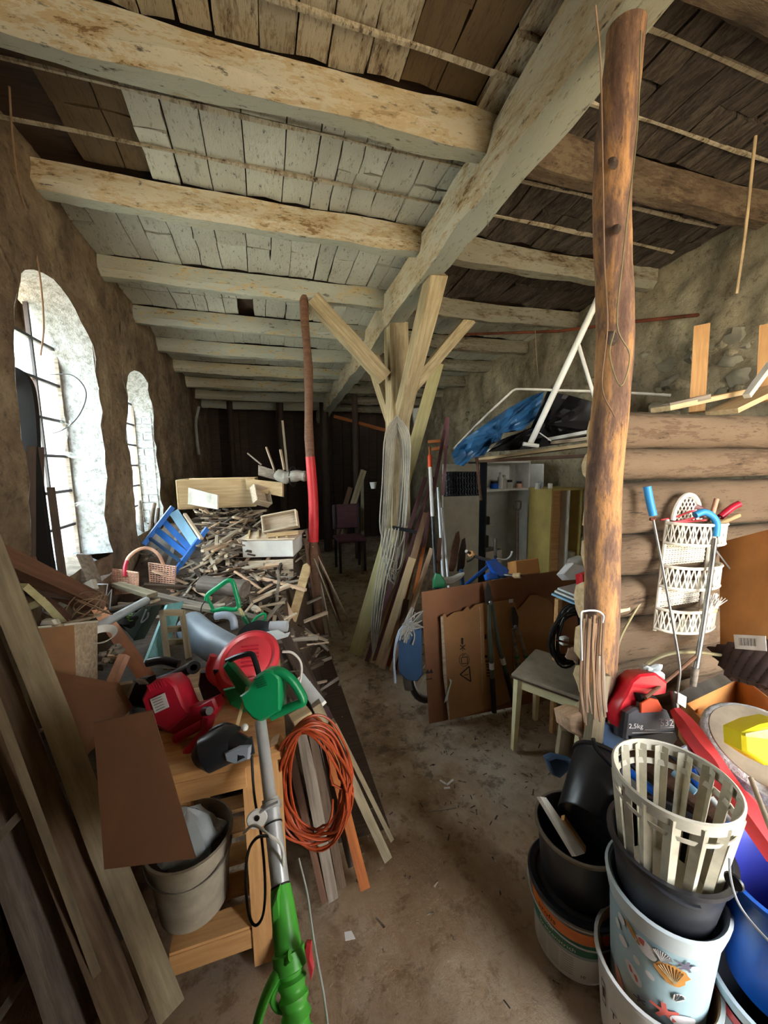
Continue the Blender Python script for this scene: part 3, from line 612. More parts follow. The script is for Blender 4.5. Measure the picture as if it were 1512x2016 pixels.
for i,(a,b,r_,lb) in enumerate((((556,828),(566,930),.008,'tallest thin upright lath at the back of the heap'),((552,885),(560,925),.009,'short pale lath beside the tallest lath'),((524,880),(542,930),.008,'leaning grey lath behind the drawers'),((487,892),(515,915),.006,'dark thin rod sticking out behind the crate'))):
    plank('lath',A(*b,d=3.6),A(*a,d=3.6),r_*2.4,.012,'beige_stick' if i!=3 else 'grey_wood',label=lb,cat='lath')
# tied grey bundle of cloth/metal at back right of the heap
g=G(); g.tube(curve_pts(pt([(545,932),(560,940),(575,938),(590,936),(604,938)],3.3),4),[.06,.07,.075,.07,.075,.08,.07,.065,.07,.075,.075,.07,.065,.06,.065,.07,.06],10,flat=.7)
rb=mk('rolled_sheet',g,'cloth_grey',None,'rolled grey sheet tied with cord against the red pole','sheet')
mk('tie_cord',G().tube([A(577,938,d=3.3)+(RT*math.cos(a)*.02+UP*math.sin(a)*.085+fw*math.cos(a)*.06) for a in [k*PI/6 for k in range(13)]],.006,6),'cable_black',rb)
g=G(); pp(g,[(508,915),(540,925),(545,945),(508,935)],3.4,.02); mk('grey_block',g,'grey_wood',None,'tilted grey board on top of the heap behind the pale end board','board')
# laths leaning on the red pole
for i,(b,t_,w_) in enumerate((((652,1255),(612,1060),.028),((668,1225),(614,1040),.022),((690,1230),(615,1075),.018),((640,1262),(603,1045),.02),((676,1250),(618,1100),.015),((632,1270),(600,1060),.022))):
    plank('leaning_lath',A(*b,z=.02),A(*t_,d=3.25),w_,.012,'beige_stick' if i%2==0 else 'brown_wood',label='thin lath leaning fan-like against the foot of the red-banded pole',cat='lath',group='laths fanned at the pole foot')
# blue chair frame
bc=thing('blue_chair_frame','bright blue painted wooden chair frame tipped over on the heap by the second window','chair',A(345,1070,d=3.0))
d3=3.0
plank('rail',A(340,998,d=3.1),A(283,1072,d=2.95),.02,.035,'blue_paint',bc); plank('rail',A(408,1040,d=3.0),A(343,1128,d=2.8),.02,.035,'blue_paint',bc)
quad('back_slat',[A(333,1012,d=3.08),A(350,1002,d=3.1),A(388,1060,d=2.95),A(376,1075,d=2.93)],.014,'light_blue',parent=bc)
quad('back_slat',[A(318,1030,d=3.05),A(326,1022,d=3.07),A(381,1078,d=2.93),A(372,1088,d=2.9)],.014,'blue_paint',parent=bc)
quad('back_slat',[A(303,1047,d=3.0),A(310,1038,d=3.0),A(368,1085,d=2.9),A(362,1096,d=2.9)],.014,'blue_paint',parent=bc)
plank('stretcher',A(296,1060,d=2.96),A(358,1108,d=2.83),.018,.018,'blue_metal',bc)
# wicker carrier
wk=thing('wicker_log_basket','pale pink wicker log carrier with a hoop handle over two woven ends','basket',A(285,1175,d=2.5))
def weave(pa,pb,pc,pd,nm,parent,mat,nh=9,nv=14,r=.0035,back=True):
    pa,pb,pc,pd=map(V,(pa,pb,pc,pd)); n=(pb-pa).cross(pd-pa).normalized()*.004; g=G()
    P=lambda u,v:(pa*(1-u)+pb*u)*(1-v)+(pd*(1-u)+pc*u)*v
    for j in range(nv+1):
        v=j/nv; g.tube([P(i/(nh*2),v)+n*(1 if (i+j)%2 else -1) for i in range(nh*2+1)],r*1.15,5)
    for i in range(nh+1): g.tube([P(i/nh,0),P(i/nh,1)],r,4)
    return mk(nm,g,mat,parent)
e1=[A(226,1170,d=2.5),A(272,1166,d=2.4),A(272,1128,d=2.4),A(222,1120,d=2.5)]; e2=[A(297,1165,d=2.75),A(343,1168,d=2.6),A(346,1116,d=2.6),A(293,1108,d=2.75)]
for q,s_ in ((e1,0),(e2,1)):
    weave(q[0],q[1],q[2],q[3],'woven_end',wk,'wicker_pink'); mk('rim',G().tube([q[0],q[1],q[2],q[3],q[0]],.006,6),'wicker_pink',wk)
mk('handle',G().tube(curve_pts(pt([(247,1130),(246,1115),(255,1095),(275,1081),(295,1080),(312,1092),(322,1112)],[2.45,2.47,2.5,2.55,2.6,2.62,2.66]),6),.011,8),'wicker_pink',wk)
mk('ribbon',G().tube(curve_pts(pt([(246,1135),(246,1118),(250,1104)],[2.43,2.45,2.47]),4),.013,8),'red_plastic',wk)
# items at left by the near window
g=G(); pts=[A(-30,730,d=1.7),A(5,732,d=1.7),A(32,742,d=1.7),A(50,765,d=1.72),A(58,820,d=1.75),A(64,920,d=1.75),A(80,1050,d=1.75),A(95,1150,d=1.75)]
def ribbon(g,pts,w,t):
    pts=curve_pts(pts,6)
    def P(u,v):
        i=min(int(u*(len(pts)-1)),len(pts)-1); p=pts[i]; q=pts[min(i+1,len(pts)-1)]-pts[max(i-1,0)]; s_=q.normalized().cross(fw).normalized(); return p+s_*(v-.5)*w
    return g.sheet(P,len(pts)-1,2,t)
ribbon(g,pts,.075,.02); mk('dark_strap',g,'dark_cloth',None,'broad black strap curving down beside the near window frame','strap')
sw=thing('crosscut_saw','rusty old crosscut saw hanging against the left wall with teeth facing the window','saw',A(20,1000,d=1.85))
out=[(-25,748),(44,748),(40,800),(42,860),(52,940),(64,1004),(50,1008),(20,930),(-25,900)]
g=G(); pp(g,out,1.8,.003); mk('blade',g,'rust',sw)
g=G()
for (a,b) in (((40,762),(41,858)),((54,950),(64,1004))):
    n_=18 if b[1]<900 else 10
    for k in range(n_):
        f=k/n_; x=a[0]+(b[0]-a[0])*f; y=a[1]+(b[1]-a[1])*f; h=(b[1]-a[1])/n_; pp(g,[(x,y),(x+5,y+h*.5),(x,y+h)],1.8,.003)
mk('teeth',g,'aluminium',sw)
for a,b,w_,mt,lb in (((75,1110),(-25,820),.05,'brown_wood','brown board slanting down across the hanging saw'),((70,1130),(70,880),.06,'old_dark','dark upright board left of the near window'),((128,1170),(100,960),.03,'stick_dark','dark narrow post standing in the near window opening'),((18,1100),(-30,960),.12,'weathered','mottled short board at the far left edge')):
    lean('leaning_board',A(*a,d=1.75),A(*b,d=1.75),w_,.03,mt,lb)
plank('heavy_board',A(-60,1075,d=1.25),A(188,1188,d=1.78),.10,.06,'brown_wood',label='heavy brown squared timber jutting from the left edge under the near window',cat='beam',upv=(0,.3,1),jit=.004)
plank('heavy_board',A(-60,1150,d=1.3),A(150,1180,d=1.7),.08,.02,'old_dark',label='reddish dark board tucked under the heavy brown timber',cat='board',jit=.003)
bf=thing('broken_chair','pale yellow bent wooden frame with a short side peg at the left edge','chair',A(110,1235,d=1.5))
mk('rail',G().tube(pt([(17,1156),(52,1156),(90,1190),(132,1235),(160,1262)],[1.42,1.42,1.45,1.5,1.55]),.017,4),'yellow_green_wood',bf); plank('peg',A(36,1203,d=1.45),A(86,1183,d=1.45),.026,.026,'yellow_green_wood',bf)
plank('rear_rail',A(60,1160,d=1.5),A(160,1240,d=1.6),.04,.03,'brown_wood',bf)
# crooked branches between the windows
for i,pix in enumerate(([(250,905),(238,960),(240,1030),(246,1110)],[(232,900),(218,925),(226,950),(240,1000),(236,1100)],[(305,990),(300,1015),(296,1050),(290,1090)],[(275,985),(278,1030),(282,1090)],[(312,1000),(308,1040),(304,1080)])):
    d_=3.1 if i<2 else 3.5; P=curve_pts(pt(pix,d_),5); mk('crooked_branch',G().tube(P,[.014+.014*k/len(P) for k in range(len(P))],8),'bark' if i%2 else 'stick_dark',None,['smooth curved branch in front of the second window','forked pale-tipped branch left of the second window','crooked short branch on the second window sill','thick straight branch standing below the second window','thin branch at the far edge of the second window'][i],'branch')
# block of weathered wood on near sill
g=G(); pp(g,[(112,1098),(150,1090),(168,1130),(175,1152),(130,1158)],[2.15]*5,.12); mk('weathered_block',g,'grey_wood',None,'cracked grey wooden block lying on the near window sill','block')
g=G(); pp(g,[(140,1160),(178,1140),(184,1158),(150,1178)],2.1,.05); mk('stone_chunk',g,'stone_white',None,'pale lump of masonry below the near window sill','stone')
# metal wire basket bits and rope coil under the sill
for k in range(5):
    c=A(165+k*5,1195,d=1.6); mk('wire_ring',G().tube([c+V((math.cos(a)*.06,math.sin(a)*.05,math.sin(a+k)*.05)) for a in [j*PI/8 for j in range(16)]],.0025,5,closed=True),'rope_jute',None,'loop of brown wire tangled below the near window','wire','tangled wire loops')
wire('bent_rod',[(192,1150),(212,1150),(208,1178),(220,1160),(216,1200)],1.95,.0025,'aluminium','thin bent white rod sticking up below the near window','rod',k=1)
# handrail tube, orange plank, planter
mk('steel_tube',G().tube(pt([(160,1252),(288,1182)],[1.5,2.05]),.019,12),'aluminium',None,'shiny round metal tube lying diagonally above the hardboard box','tube')
plank('orange_plank',A(192,1195,d=1.95),A(300,1350,d=1.45),.055,.022,'orange_wood',label='orange-brown varnished plank sloping down through the clutter',cat='plank',upv=CAM-A(250,1270,d=1.7))
pl_=thing('window_planter','dark green window box planter with a trailing plant','planter',A(270,1250,d=1.95))
g=G(); pp(g,[(238,1232),(278,1196),(300,1192),(262,1262)],[1.95,2.0,2.05,1.95],.10); mk('trough',g,'plastic_moss' if 'plastic_moss' in MT else plas('plastic_moss','3f4f45',.45),pl_)
mk('soil',G().ball(A(255,1222,d=2.0),.05,10,6,.5),'soil',pl_)
g=G()
for k in range(40):
    c=A(246+R.uniform(-10,14),1212+R.uniform(-6,12),d=1.97+R.uniform(-.03,.03)); a=V((R.uniform(-1,1),R.uniform(-1,1),R.uniform(-.3,1))).normalized()*.016; b=a.cross(V((0,.3,1))).normalized()*.007; g.add([c-a,c+b,c+a+V((0,0,.003)),c-b],[(0,1,2,3)])
mk('leaves',g,'leaf_green',pl_,kind='stuff')
wire('planter_hook',[(288,1200),(278,1225),(290,1216),(292,1206)],1.9,.004,'aluminium',parent=pl_)
# hardboard box and cardboard sheets
hb=thing('hardboard_box','upright brown hardboard box with light painted along its rim near the left edge','box',A(120,1400,d=1.4))
quad('panel',[A(50,1238,d=1.25),A(146,1229,d=1.35),A(150,1345,d=1.32),A(82,1320,d=1.25)],.006,'hardboard',parent=hb)
quad('panel',[A(146,1229,d=1.35),A(192,1224,d=1.5),A(192,1340,d=1.45),A(150,1345,d=1.32)],.006,'beige_stick',parent=hb)
mk('rim',G().tube(pt([(50,1238),(146,1228),(192,1223)],[1.245,1.345,1.5]),.004,6),'offwhite_plastic',hb)  # pale strip paints the light falling on the box top
g=G(); pp(g,[(75,1232),(78,1222),(86,1218),(105,1219),(112,1232)],1.3,.03); mk('plastic_bracket',g,'offwhite_plastic',None,'pale plastic bracket sitting on the rim of the hardboard box','bracket')
plank('flat_slat',A(112,1232,d=1.3),A(192,1212,d=1.7),.03,.008,'beige_stick',label='thin beige slat lying across the hardboard box',cat='slat')
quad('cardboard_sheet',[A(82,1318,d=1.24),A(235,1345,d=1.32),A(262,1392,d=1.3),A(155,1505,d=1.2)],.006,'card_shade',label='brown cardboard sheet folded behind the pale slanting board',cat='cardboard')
quad('cardboard_sheet',[A(184,1424,d=.94),A(300,1399,d=.99),A(385,1690,d=1.02),A(205,1712,d=.95)],.006,'card_shade',label='large shade-darkened brown cardboard sheet leaning on the left end of the workbench',cat='cardboard')  # card colour of both left sheets includes the shade of this corner
quad('wood_offcut',[A(230,1350,d=1.42),A(262,1345,d=1.45),A(245,1420,d=1.4),A(212,1435,d=1.4)],.03,'beige_stick',label='brown board end between the cardboard sheets and the red power tool',cat='board')
plank('round_stick',A(204,1380,d=1.35),A(250,1406,d=1.3),.016,.016,'handle_wood',label='short round wooden stick above the large cardboard sheet',cat='stick')
# white dish, stones/roots cluster
mk('white_dish',G().lathe([(.035,0),(.05,.018),(.054,.02),(.05,.014),(.034,-.002)],20,o=A(200,1255,d=1.5),ax=(.1,-.3,1)),'white_enamel',None,'small white plastic pot lying behind the hardboard box','pot')
for k in range(9):
    mk('root_piece',G().ball(A(205+R.uniform(-12,30),1295+R.uniform(-22,22),d=1.55+R.uniform(-.05,.05)),R.uniform(.012,.022),8,5,.8,(1,1.4,.8)),R.choice(['beige_stick','grey_wood']),None,'knobbly root piece in the cluster right of the hardboard box','root','knobbly root pieces')
plank('rope_wrapped_bar',A(245,1290,d=1.5),A(205,1380,d=1.4),.03,.03,'wicker_pink',label='pinkish wrapped bar standing beside the knobbly roots',cat='bar')
# teal board and little wooden rack
quad('teal_board',[A(330,1190,d=1.85),A(362,1183,d=2.05),A(322,1300,d=1.6),A(288,1302,d=1.5)],.012,'teal_wood',label='pale teal painted board leaning behind the small wooden rack',cat='board')
rk=thing('small_rack','small wooden rack with three cross bars in front of the teal board','rack',A(345,1300,d=1.6))
plank('upright',A(319,1204,d=1.72),A(330,1302,d=1.55),.024,.02,'weathered',rk); plank('upright',A(358,1204,d=1.75),A(372,1298,d=1.6),.024,.02,'weathered',rk)
for a,b in (((322,1206),(360,1206)),((326,1240),(364,1236)),((330,1264),(368,1262))): plank('crossbar',A(*a,d=1.68),A(*b,d=1.71),.026,.012,'weathered',rk,upv=(0,1,.2))
# grey blower tube
bl=thing('leaf_blower','leaf blower with curved grey tube and coral red fan housing on the bench','leaf blower',A(470,1340,d=1.55))
P=curve_pts(pt([(378,1236),(400,1255),(440,1280),(480,1300),(520,1320)],[1.95,1.85,1.72,1.62,1.55]),5)
mk('tube',G().tube(P,[.074-.008*k/len(P) for k in range(len(P))],20,flat=1.15),'grey_plastic',bl)
mk('tube_rim',G().tube([P[0]+(P[0]-P[1])*.1,P[0]+(P[1]-P[0])*.2],.078,20),'grey_plastic',bl)
ax_=(CAM-A(490,1300,d=1.45)).normalized()*.75+UP*.45; ax_.normalize(); c=A(488,1302,d=1.5)
mk('fan_housing',G().lathe([(0,.035),(.055,.034),(.085,.028),(.095,.022),(.108,.030),(.122,.022),(.132,0),(.128,-.03),(.11,-.06),(0,-.065)],40,o=c,ax=ax_,sx=1.05,sy=.85),'coral_plastic',bl)
e1_=ax_.cross(UP).normalized(); e2_=e1_.cross(ax_)
g=G()
for k in range(6):
    o_=c+ax_*.036+e2_*(.045-.016*k)-e1_*(.01); g.tube([o_-e1_*.03,o_+e1_*.035],.003,6)
mk('vent_slots',g,'red_plastic',bl)
mk('side_handle',G().tube(curve_pts(pt([(420,1290),(412,1320),(425,1342),(460,1350),(505,1338)],1.42),5),.014,10),'coral_plastic',bl)
# black vacuum/hose body
bv=thing('black_tool_body','black plastic garden tool with two pipe stubs beside the red housing','power tool',A(410,1380,d=1.42))
g=G(); pp(g,[(392,1322),(430,1318),(438,1350),(434,1378),(400,1385),(388,1350)],1.42,.10); mk('body',g,'black_plastic',bv)
mk('pipe',G().tube(curve_pts(pt([(305,1345),(345,1330),(380,1312)],[1.45,1.44,1.4]),5),.020,14,cap=False),'black_plastic',bv); mk('pipe_mouth',G().lathe([(.012,0),(.020,0),(.023,.004),(.023,.02),(.012,.02),(.012,0)],18,o=A(380,1312,d=1.4),ax=A(386,1322,d=1.33)-A(380,1312,d=1.4)),'black_rubber',bv)
mk('pipe',G().tube(curve_pts(pt([(290,1305),(320,1300),(352,1308)],1.5),5),.016,12),'black_plastic',bv)
# black helmet-like housing left of red tool with light rib
g=G(); pp(g,[(246,1390),(262,1345),(272,1336),(290,1334),(292,1360),(282,1396)],1.38,.06); bh=mk('black_guard',g,'black_plastic',None,'black plastic guard with a ribbed pale top left of the red power tool','guard')
for k in range(5): mk('rib',G().tube(pt([(266+k*4,1337),(276+k*4,1347)],1.37),.003,5),'aluminium',bh)
# red power tool
rd=thing('red_power_tool','red electric garden tool with ribbed motor housing, white rating label and plug cable','power tool',A(350,1500,d=1.25))
g=G(); pp(g,[(277,1378),(290,1350),(305,1338),(328,1335),(345,1350),(362,1392),(372,1405),(330,1440),(304,1428),(290,1418)],1.22,.10); mk('motor_housing',g,'red_plastic',rd)
g=G(); pp(g,[(298,1430),(362,1395),(392,1388),(420,1375),(428,1395),(410,1425),(380,1440),(345,1450)],1.24,.07); mk('lower_body',g,'red_plastic',rd)
for k in range(7): mk('vent_rib',G().tube(pt([(290+k*5,1349-k*1.6),(297+k*5,1361-k*1.6)],1.213),.0028,5),'red_plastic',rd)
quad('rating_label',[A(295,1377,d=1.214),A(324,1364,d=1.214),A(333,1392,d=1.214),A(305,1405,d=1.214)],.001,'paper_white',parent=rd,label='white rating label with small print')
g=G()
for k in range(5):
    a=A(299+k*2,1379+k*5.0,d=1.211); b=A(318+k*1.6,1371+k*5,d=1.211); g.tube([a,b],.0008,4)
mk('label_print',g,'ink_black',rd)
mk('rear_handle',G().tube(curve_pts(pt([(412,1410),(404,1440),(380,1470),(355,1492),(334,1508)],[1.2,1.19,1.18,1.17,1.16]),6),[.026]*4+[.022]*12+[.016]*6+[.011]*3,12,flat=.7),'red_plastic',rd)
mk('grip_bar',G().tube(curve_pts(pt([(345,1455),(372,1440),(400,1425)],1.2),4),.014,10),'red_plastic',rd)
mk('knob',G().lathe([(0,.016),(.012,.016),(.014,0),(.014,-.02)],12,o=A(408,1400,d=1.18),ax=(.5,-.7,.4)),'black_plastic',rd)
mk('cable',G().tube(curve_pts(pt([(334,1510),(318,1545),(305,1580),(300,1640),(296,1678)],[1.16,1.13,1.11,1.1,1.09]),6),.0045,6),'cable_black',rd)
g=G(); g.lathe([(0,0),(.012,.004),(.017,.014),(.015,.032),(.006,.045),(0,.046)],12,o=A(293,1692,d=1.09),ax=(0.1,0,1)); mk('plug',g,'cable_black',rd)
# dark green trimmer cover and grey-black machine on the bench front
g=G(); pp(g,[(300,1425),(322,1432),(350,1455),(345,1475),(330,1490),(318,1470)],1.26,.05); mk('green_cover',g,'plastic_moss' if 'plastic_moss' in MT else plas('plastic_moss','3f4f45',.45),None,'dull green plastic cover under the red power tool','cover')
bm_=thing('black_sander','black and grey plastic machine on the front of the pine bench','power tool',A(440,1500,d=1.25))
mk('motor_barrel',G().tube(pt([(398,1492),(404,1486),(452,1462),(470,1455)],[1.09,1.09,1.11,1.12]),[.036,.050,.052,.040],18),'black_plastic',bm_)
mk('gear_case',G().tube(pt([(455,1462),(480,1475),(484,1492)],[1.10,1.08,1.07]),[.034,.032,.026],14),'black_plastic',bm_)
g=G(); pp(g,[(440,1484),(470,1470),(492,1470),(490,1496),(462,1506),(444,1500)],1.05,.02); mk('foot_plate',g,'grey_plastic',bm_)
mk('handle',G().tube(curve_pts(pt([(404,1480),(412,1450),(440,1432),(468,1440)],[1.1,1.12,1.13,1.12]),4),.014,10),'black_plastic',bm_)
mk('knob',G().ball(A(482,1432,d=1.08),.010,10,6),'white_plastic',bm_)
# green + black hedge trimmer head further back
gt=thing('green_shears','green electric shears with a black loop handle behind the green trimmer head','power tool',A(470,1390,d=1.4))
g=G(); pp(g,[(437,1312),(446,1302),(462,1318),(498,1362),(486,1380),(470,1368),(452,1340)],1.32,.05); mk('body',g,'dark_green_plastic',gt)
mk('loop_handle',G().tube(curve_pts(pt([(446,1302),(470,1292),(494,1287),(502,1300),(510,1328)],1.34),4),.010,8),'black_plastic',gt)
g=G(); pp(g,[(438,1358),(462,1352),(478,1372),(500,1398),(480,1404),(452,1388)],1.34,.02); mk('clear_guard',g,'green_plastic',gt)
plank('paint_stick',A(461,1450,d=1.15),A(487,1352,d=1.2),.008,.006,'handle_wood',label='thin flat wooden stick propped on the green shears',cat='stick',upv=fw)
# main green pole trimmer in the foreground
ht=thing('pole_hedge_trimmer','long pole hedge trimmer, bottle-green motor head, silver tube and lime green grip in the foreground','hedge trimmer',A(600,2300,d=.75))
g=G(); pp(g,[(492,1348),(504,1330),(520,1321),(535,1320),(551,1334),(552,1400),(530,1414),(512,1423),(496,1416),(478,1396),(470,1372),(486,1360)],1.15,.085); mk('motor_head',g,'green_plastic',ht)
mk('loop_grip',G().tube(curve_pts(pt([(528,1326),(550,1322),(572,1336),(588,1358),(597,1380),(582,1388),(556,1400),(535,1410)],1.17),5),.0165,12,flat=.8),'green_plastic',ht)
for k in range(5): mk('vent_rib',G().tube(pt([(500+k*1.5,1338+k*4.2),(520+k*1.5,1331+k*4.2)],1.143),.002,5),'dark_green_plastic',ht)
T0=A(513,1420,d=1.17); T1=A(533,1580,d=1.02); T2=A(553,1752,d=.93); T3=A(585,2016,d=.82)
mk('upper_tube',G().tube([T0,T1],.0165,20),'aluminium',ht); mk('lower_tube',G().tube([T1+(T0-T1)*.05,T2],.0215,20),'aluminium',ht)
dv=(T1-T0).normalized()
mk('clamp_ring',G().lathe([(.021,0),(.026,.002),(.026,.016),(.021,.018)],24,o=T1+dv*.0,ax=dv),'aluminium',ht)
mk('clamp_lever',G().lathe([(.006,0),(.024,0),(.026,.003),(.024,.006),(.006,.006)],24,o=A(506,1610,d=.985),ax=-fw+RT*.3),'white_plastic',ht)
mk('clamp_screw',G().lathe([(0,.004),(.006,.004),(.007,0)],10,o=A(506,1610,d=.978),ax=-fw),'dark_metal',ht)
mk('clamp_strap',G().tube(pt([(512,1600),(528,1588),(548,1578)],.98),.003,6),'aluminium',ht)
Q=[T2+(T3-T2)*f for f in (0,.08,.3,.5,.62)]
mk('grip_sleeve',G().tube([T2+(T3-T2)*f for f in (-.05,0,.1,.3,.5,.62,.66)],[.022,.0245,.027,.029,.031,.032,.028],20),'lime_plastic',ht)
g=G(); pp(g,[(536,1780),(545,1760),(560,1900),(556,1950),(545,1905),(534,1850)],.885,.04); mk('sleeve_flange',g,'lime_plastic',ht)
g=G()
gdir=(T3-T2).normalized(); L_=.75
pts=[];rs=[]
for k in range(60):
    f=k/59; pts.append(T2+(T3-T2)*(.55+f*1.7)); ph=(f*14)%1; rs.append(.027+.0065*max(0,math.sin(ph*PI*2))**.7)
mk('ribbed_grip',g.tube(pts,rs,20),'lime_plastic',ht)
mk('grip_collar',G().lathe([(.030,0),(.036,.002),(.037,.032),(.030,.036)],28,o=T2+(T3-T2)*.47,ax=gdir),'lime_plastic',ht)
mk('trigger_bow',G().tube(curve_pts(pt([(572,1880),(556,1900),(538,1930),(522,1965),(508,2010),(500,2060)],[.85,.85,.84,.83,.82,.81]),5),[.012]*8+[.016]*18,10,flat=.6),'lime_plastic',ht)
mk('trigger_bow',G().tube(curve_pts(pt([(566,1912),(548,1936),(536,1965),(545,1985),(560,1990)],[.85,.84,.83,.83,.83]),5),.007,8),'lime_plastic',ht)
g=G(); pp(g,[(598,1868),(602,1861),(611,1862),(612,1885),(617,1915),(612,1935),(604,1900)],.84,.02); mk('red_switch',g,'coral_plastic',ht,label='coral red locking lever')
mk('power_cable',G().tube(curve_pts(pt([(480,1640),(500,1625),(530,1644),(555,1668),(558,1720)],[1.0,.95,.9,.93,.95]),5),.0035,6),'cable_white',ht)
mk('power_cable',G().tube(curve_pts(pt([(530,1645),(505,1650),(488,1680),(484,1740),(490,1800),(503,1822),(518,1800),(522,1740),(515,1650),(500,1560),(494,1450)],[.9,.9,.92,.94,.95,.95,.95,.97,1.0,1.05,1.12]),5),.0035,6),'cable_black',ht)
for k,f in enumerate((.0,.98)): mk('rubber_band',G().lathe([(.0225,0),(.0235,.002),(.0225,.004)],20,o=T1+(T2-T1)*(.25+.7*k),ax=dv),'cable_black',ht)
wire('steel_rod',[(588,1690),(605,1760),(618,1850),(636,1950),(650,2050)],[1.0,.95,.9,.85,.8],.0025,'aluminium','thin bright steel rod standing right of the lime green grip','rod')
# string trimmer handle (green) further back
st=thing('string_trimmer','dark green string trimmer handle standing up from the heap with a coiled green loop','trimmer',A(480,1240,d=2.1))
mk('grip_frame',G().tube(curve_pts(pt([(406,1182),(410,1170),(432,1154),(448,1143),(458,1146),(464,1165),(470,1192),(462,1200),(440,1198),(424,1202),(416,1200)],2.15),4),.013,10),'green_plastic',st)
mk('inner_brace',G().tube(pt([(408,1176),(420,1200)],2.15),.009,8),'green_plastic',st)
mk('shaft',G().tube(pt([(468,1194),(482,1216)],2.15),.012,10),'yellow_green_wood',st); mk('shaft_sleeve',G().tube(pt([(480,1213),(494,1236)],2.14),.016,10),'dark_green_plastic',st)
mk('loop',G().tube(curve_pts(pt([(494,1230),(505,1216),(520,1208),(522,1218),(510,1228),(498,1232)],2.12),4),.008,8),'green_plastic',st)
wire('cord',[(407,1180),(398,1192),(396,1205),(404,1216)],2.15,.003,'cable_black',parent=st)
mk('grey_pipe_elbow',G().tube(curve_pts(pt([(424,1213),(445,1211),(458,1218),(462,1238)],2.0),5),.020,12),'grey_plastic',None,'pale grey curved plastic pipe under the green trimmer handle','pipe')
mk('tin_can',G().lathe([(.0,0),(.028,0),(.028,.09),(.026,.09),(.026,.088),(0,.088)],20,o=A(532,1234,d=2.0),ax=A(560,1233,d=2.0)-A(532,1234,d=2.0)),'aluminium',None,'dull silver can lying at the right of the heap','can')
g=G(); pp(g,[(520,1245),(545,1240),(560,1248),(570,1245),(566,1254),(540,1262),(525,1258)],1.9,.02); mk('plastic_wrap',g,'clear_white',None,'crumpled clear plastic piece behind the red fan housing','wrapper')
mk('dark_pan',G().lathe([(.03,0),(.06,.012),(.066,.02),(.06,.016),(.03,.004)],24,o=A(500,1250,d=1.95),ax=(.1,-.4,1),sx=1.4),'black_plastic',None,'shallow black dish above the blower tube','dish')
# ================= WORKBENCH =================
wbn=thing('pine_workbench','pine workbench loaded with garden tools in the left foreground','workbench',(-.35,1.3,0))
BT=.74; bx0,bx1,by0,by1=-.40,.02,1.11,1.72
for k in range(4):
    y=by0+(by1-by0)*k/4; mk('top_board',G().rbox((bx0,y+.002,BT-.03),(bx1,y+(by1-by0)/4-.002,BT),.003),'pine',wbn,M=Matrix.Translation((0,0,0)))
mk('apron',G().rbox((bx0+.03,by0+.005,BT-.10),(bx1-.12,by0+.03,BT-.031),.003),'pine',wbn,M=Matrix())
def Mx(p0,p1): return frame(p0,p1,(0,1,0))
for (x,y) in ((bx1-.115,by0+.012),(bx1-.115,by1-.05),(bx0-.0,by0+.22),(bx0-.0,by1-.05)):
    lg=plank('leg',(x+.04,y+.02,0),(x+.04,y+.02,BT-.031),.115,.04,'pine',wbn,upv=(0,1,0))
    if y<1.2: mk('bolt',G().lathe([(0,.004),(.006,.004),(.009,0)],12,o=(x+.045,y,BT-.08),ax=(0,-1,0)),'steel',lg)
for k in range(5):
    y=by0+.06+k*.115; plank('shelf_slat',(bx0+.05,y,.135),(bx1-.12,y,.135),.075,.018,'pine',wbn)
plank('rail',(bx0+.05,by0+.03,.10),(bx1-.11,by0+.03,.10),.022,.07,'pine',wbn,upv=(0,0,1)); 
plank('block',A(535,1475,d=1.2),A(556,1462,d=1.2),.05,.04,'pine',wbn)
pb=thing('beige_pail','dirty white plastic pail on the lower shelf of the pine workbench','pail',(-.30,1.27,.145))
pc=V((-.30,1.27,.147))
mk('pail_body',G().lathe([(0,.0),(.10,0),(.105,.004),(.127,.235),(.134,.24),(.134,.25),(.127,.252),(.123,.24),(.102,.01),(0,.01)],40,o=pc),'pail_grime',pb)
mk('bail',G().tube([pc+V((.13*math.cos(a),-.02-.11*math.sin(a)*.9,.22-.05*math.sin(a))) for a in [k*PI/16 for k in range(17)]],.003,6),'steel',pb)
g=G(); 
def crum(u,v):
    a=u*2*PI; r=.085*math.sin(v*PI)**.6*(1+.45*noise.noise(V((math.cos(a)*2,math.sin(a)*2,v*5)))); return pc+V((r*math.cos(a),r*math.sin(a)*.8,.12+.22*v+.02*noise.noise(V((a,v*7,2)))))
mk('plastic_bag',g.grid(crum,26,16),'clear_film',None,'crumpled translucent plastic bag stuffed in the dirty white pail','bag')
# orange cable coil hung on battens, battens leaning on the bench
BL=[((655,1768),(592,1425),.040,'grey_wood','split grey batten with bark inside the orange cable loops'),((672,1740),(612,1420),.030,'stick_dark','dark batten inside the orange cable loops'),((718,1745),(640,1440),.036,'orange_wood','yellow-brown batten right inside the orange cable loops'),((762,1688),(622,1385),.034,'weathered','pale square batten right of the orange cable coil'),((770,1650),(655,1420),.018,'weathered','thin batten furthest right beside the cable coil'),((640,1770),(566,1460),.03,'brown_wood','brown batten on the left side of the orange cable loops'),((560,1930),(545,1600),.03,'stick_dark','dark batten standing behind the silver trimmer tube'),((690,1700),(630,1430),.03,'bark','bark-edged batten in the middle of the orange cable coil')]
for a,b,w_,mt,lb in BL: lean('batten',A(*a,z=.015),A(*b,d=1.42),w_,.028,mt,lb,'batten',jit=.005)
plank('block_end',A(578,1425,d=1.33),A(612,1405,d=1.36),.05,.05,'pine_pale',label='pale split block topping the battens inside the cable coil',cat='block',jit=.006)
g=G(); R2=random.Random(5)
cc=A(616,1545,d=1.22); 
eu=RT; ev=(UP*.95-fw*.25).normalized(); en=eu.cross(ev)
pts=[]
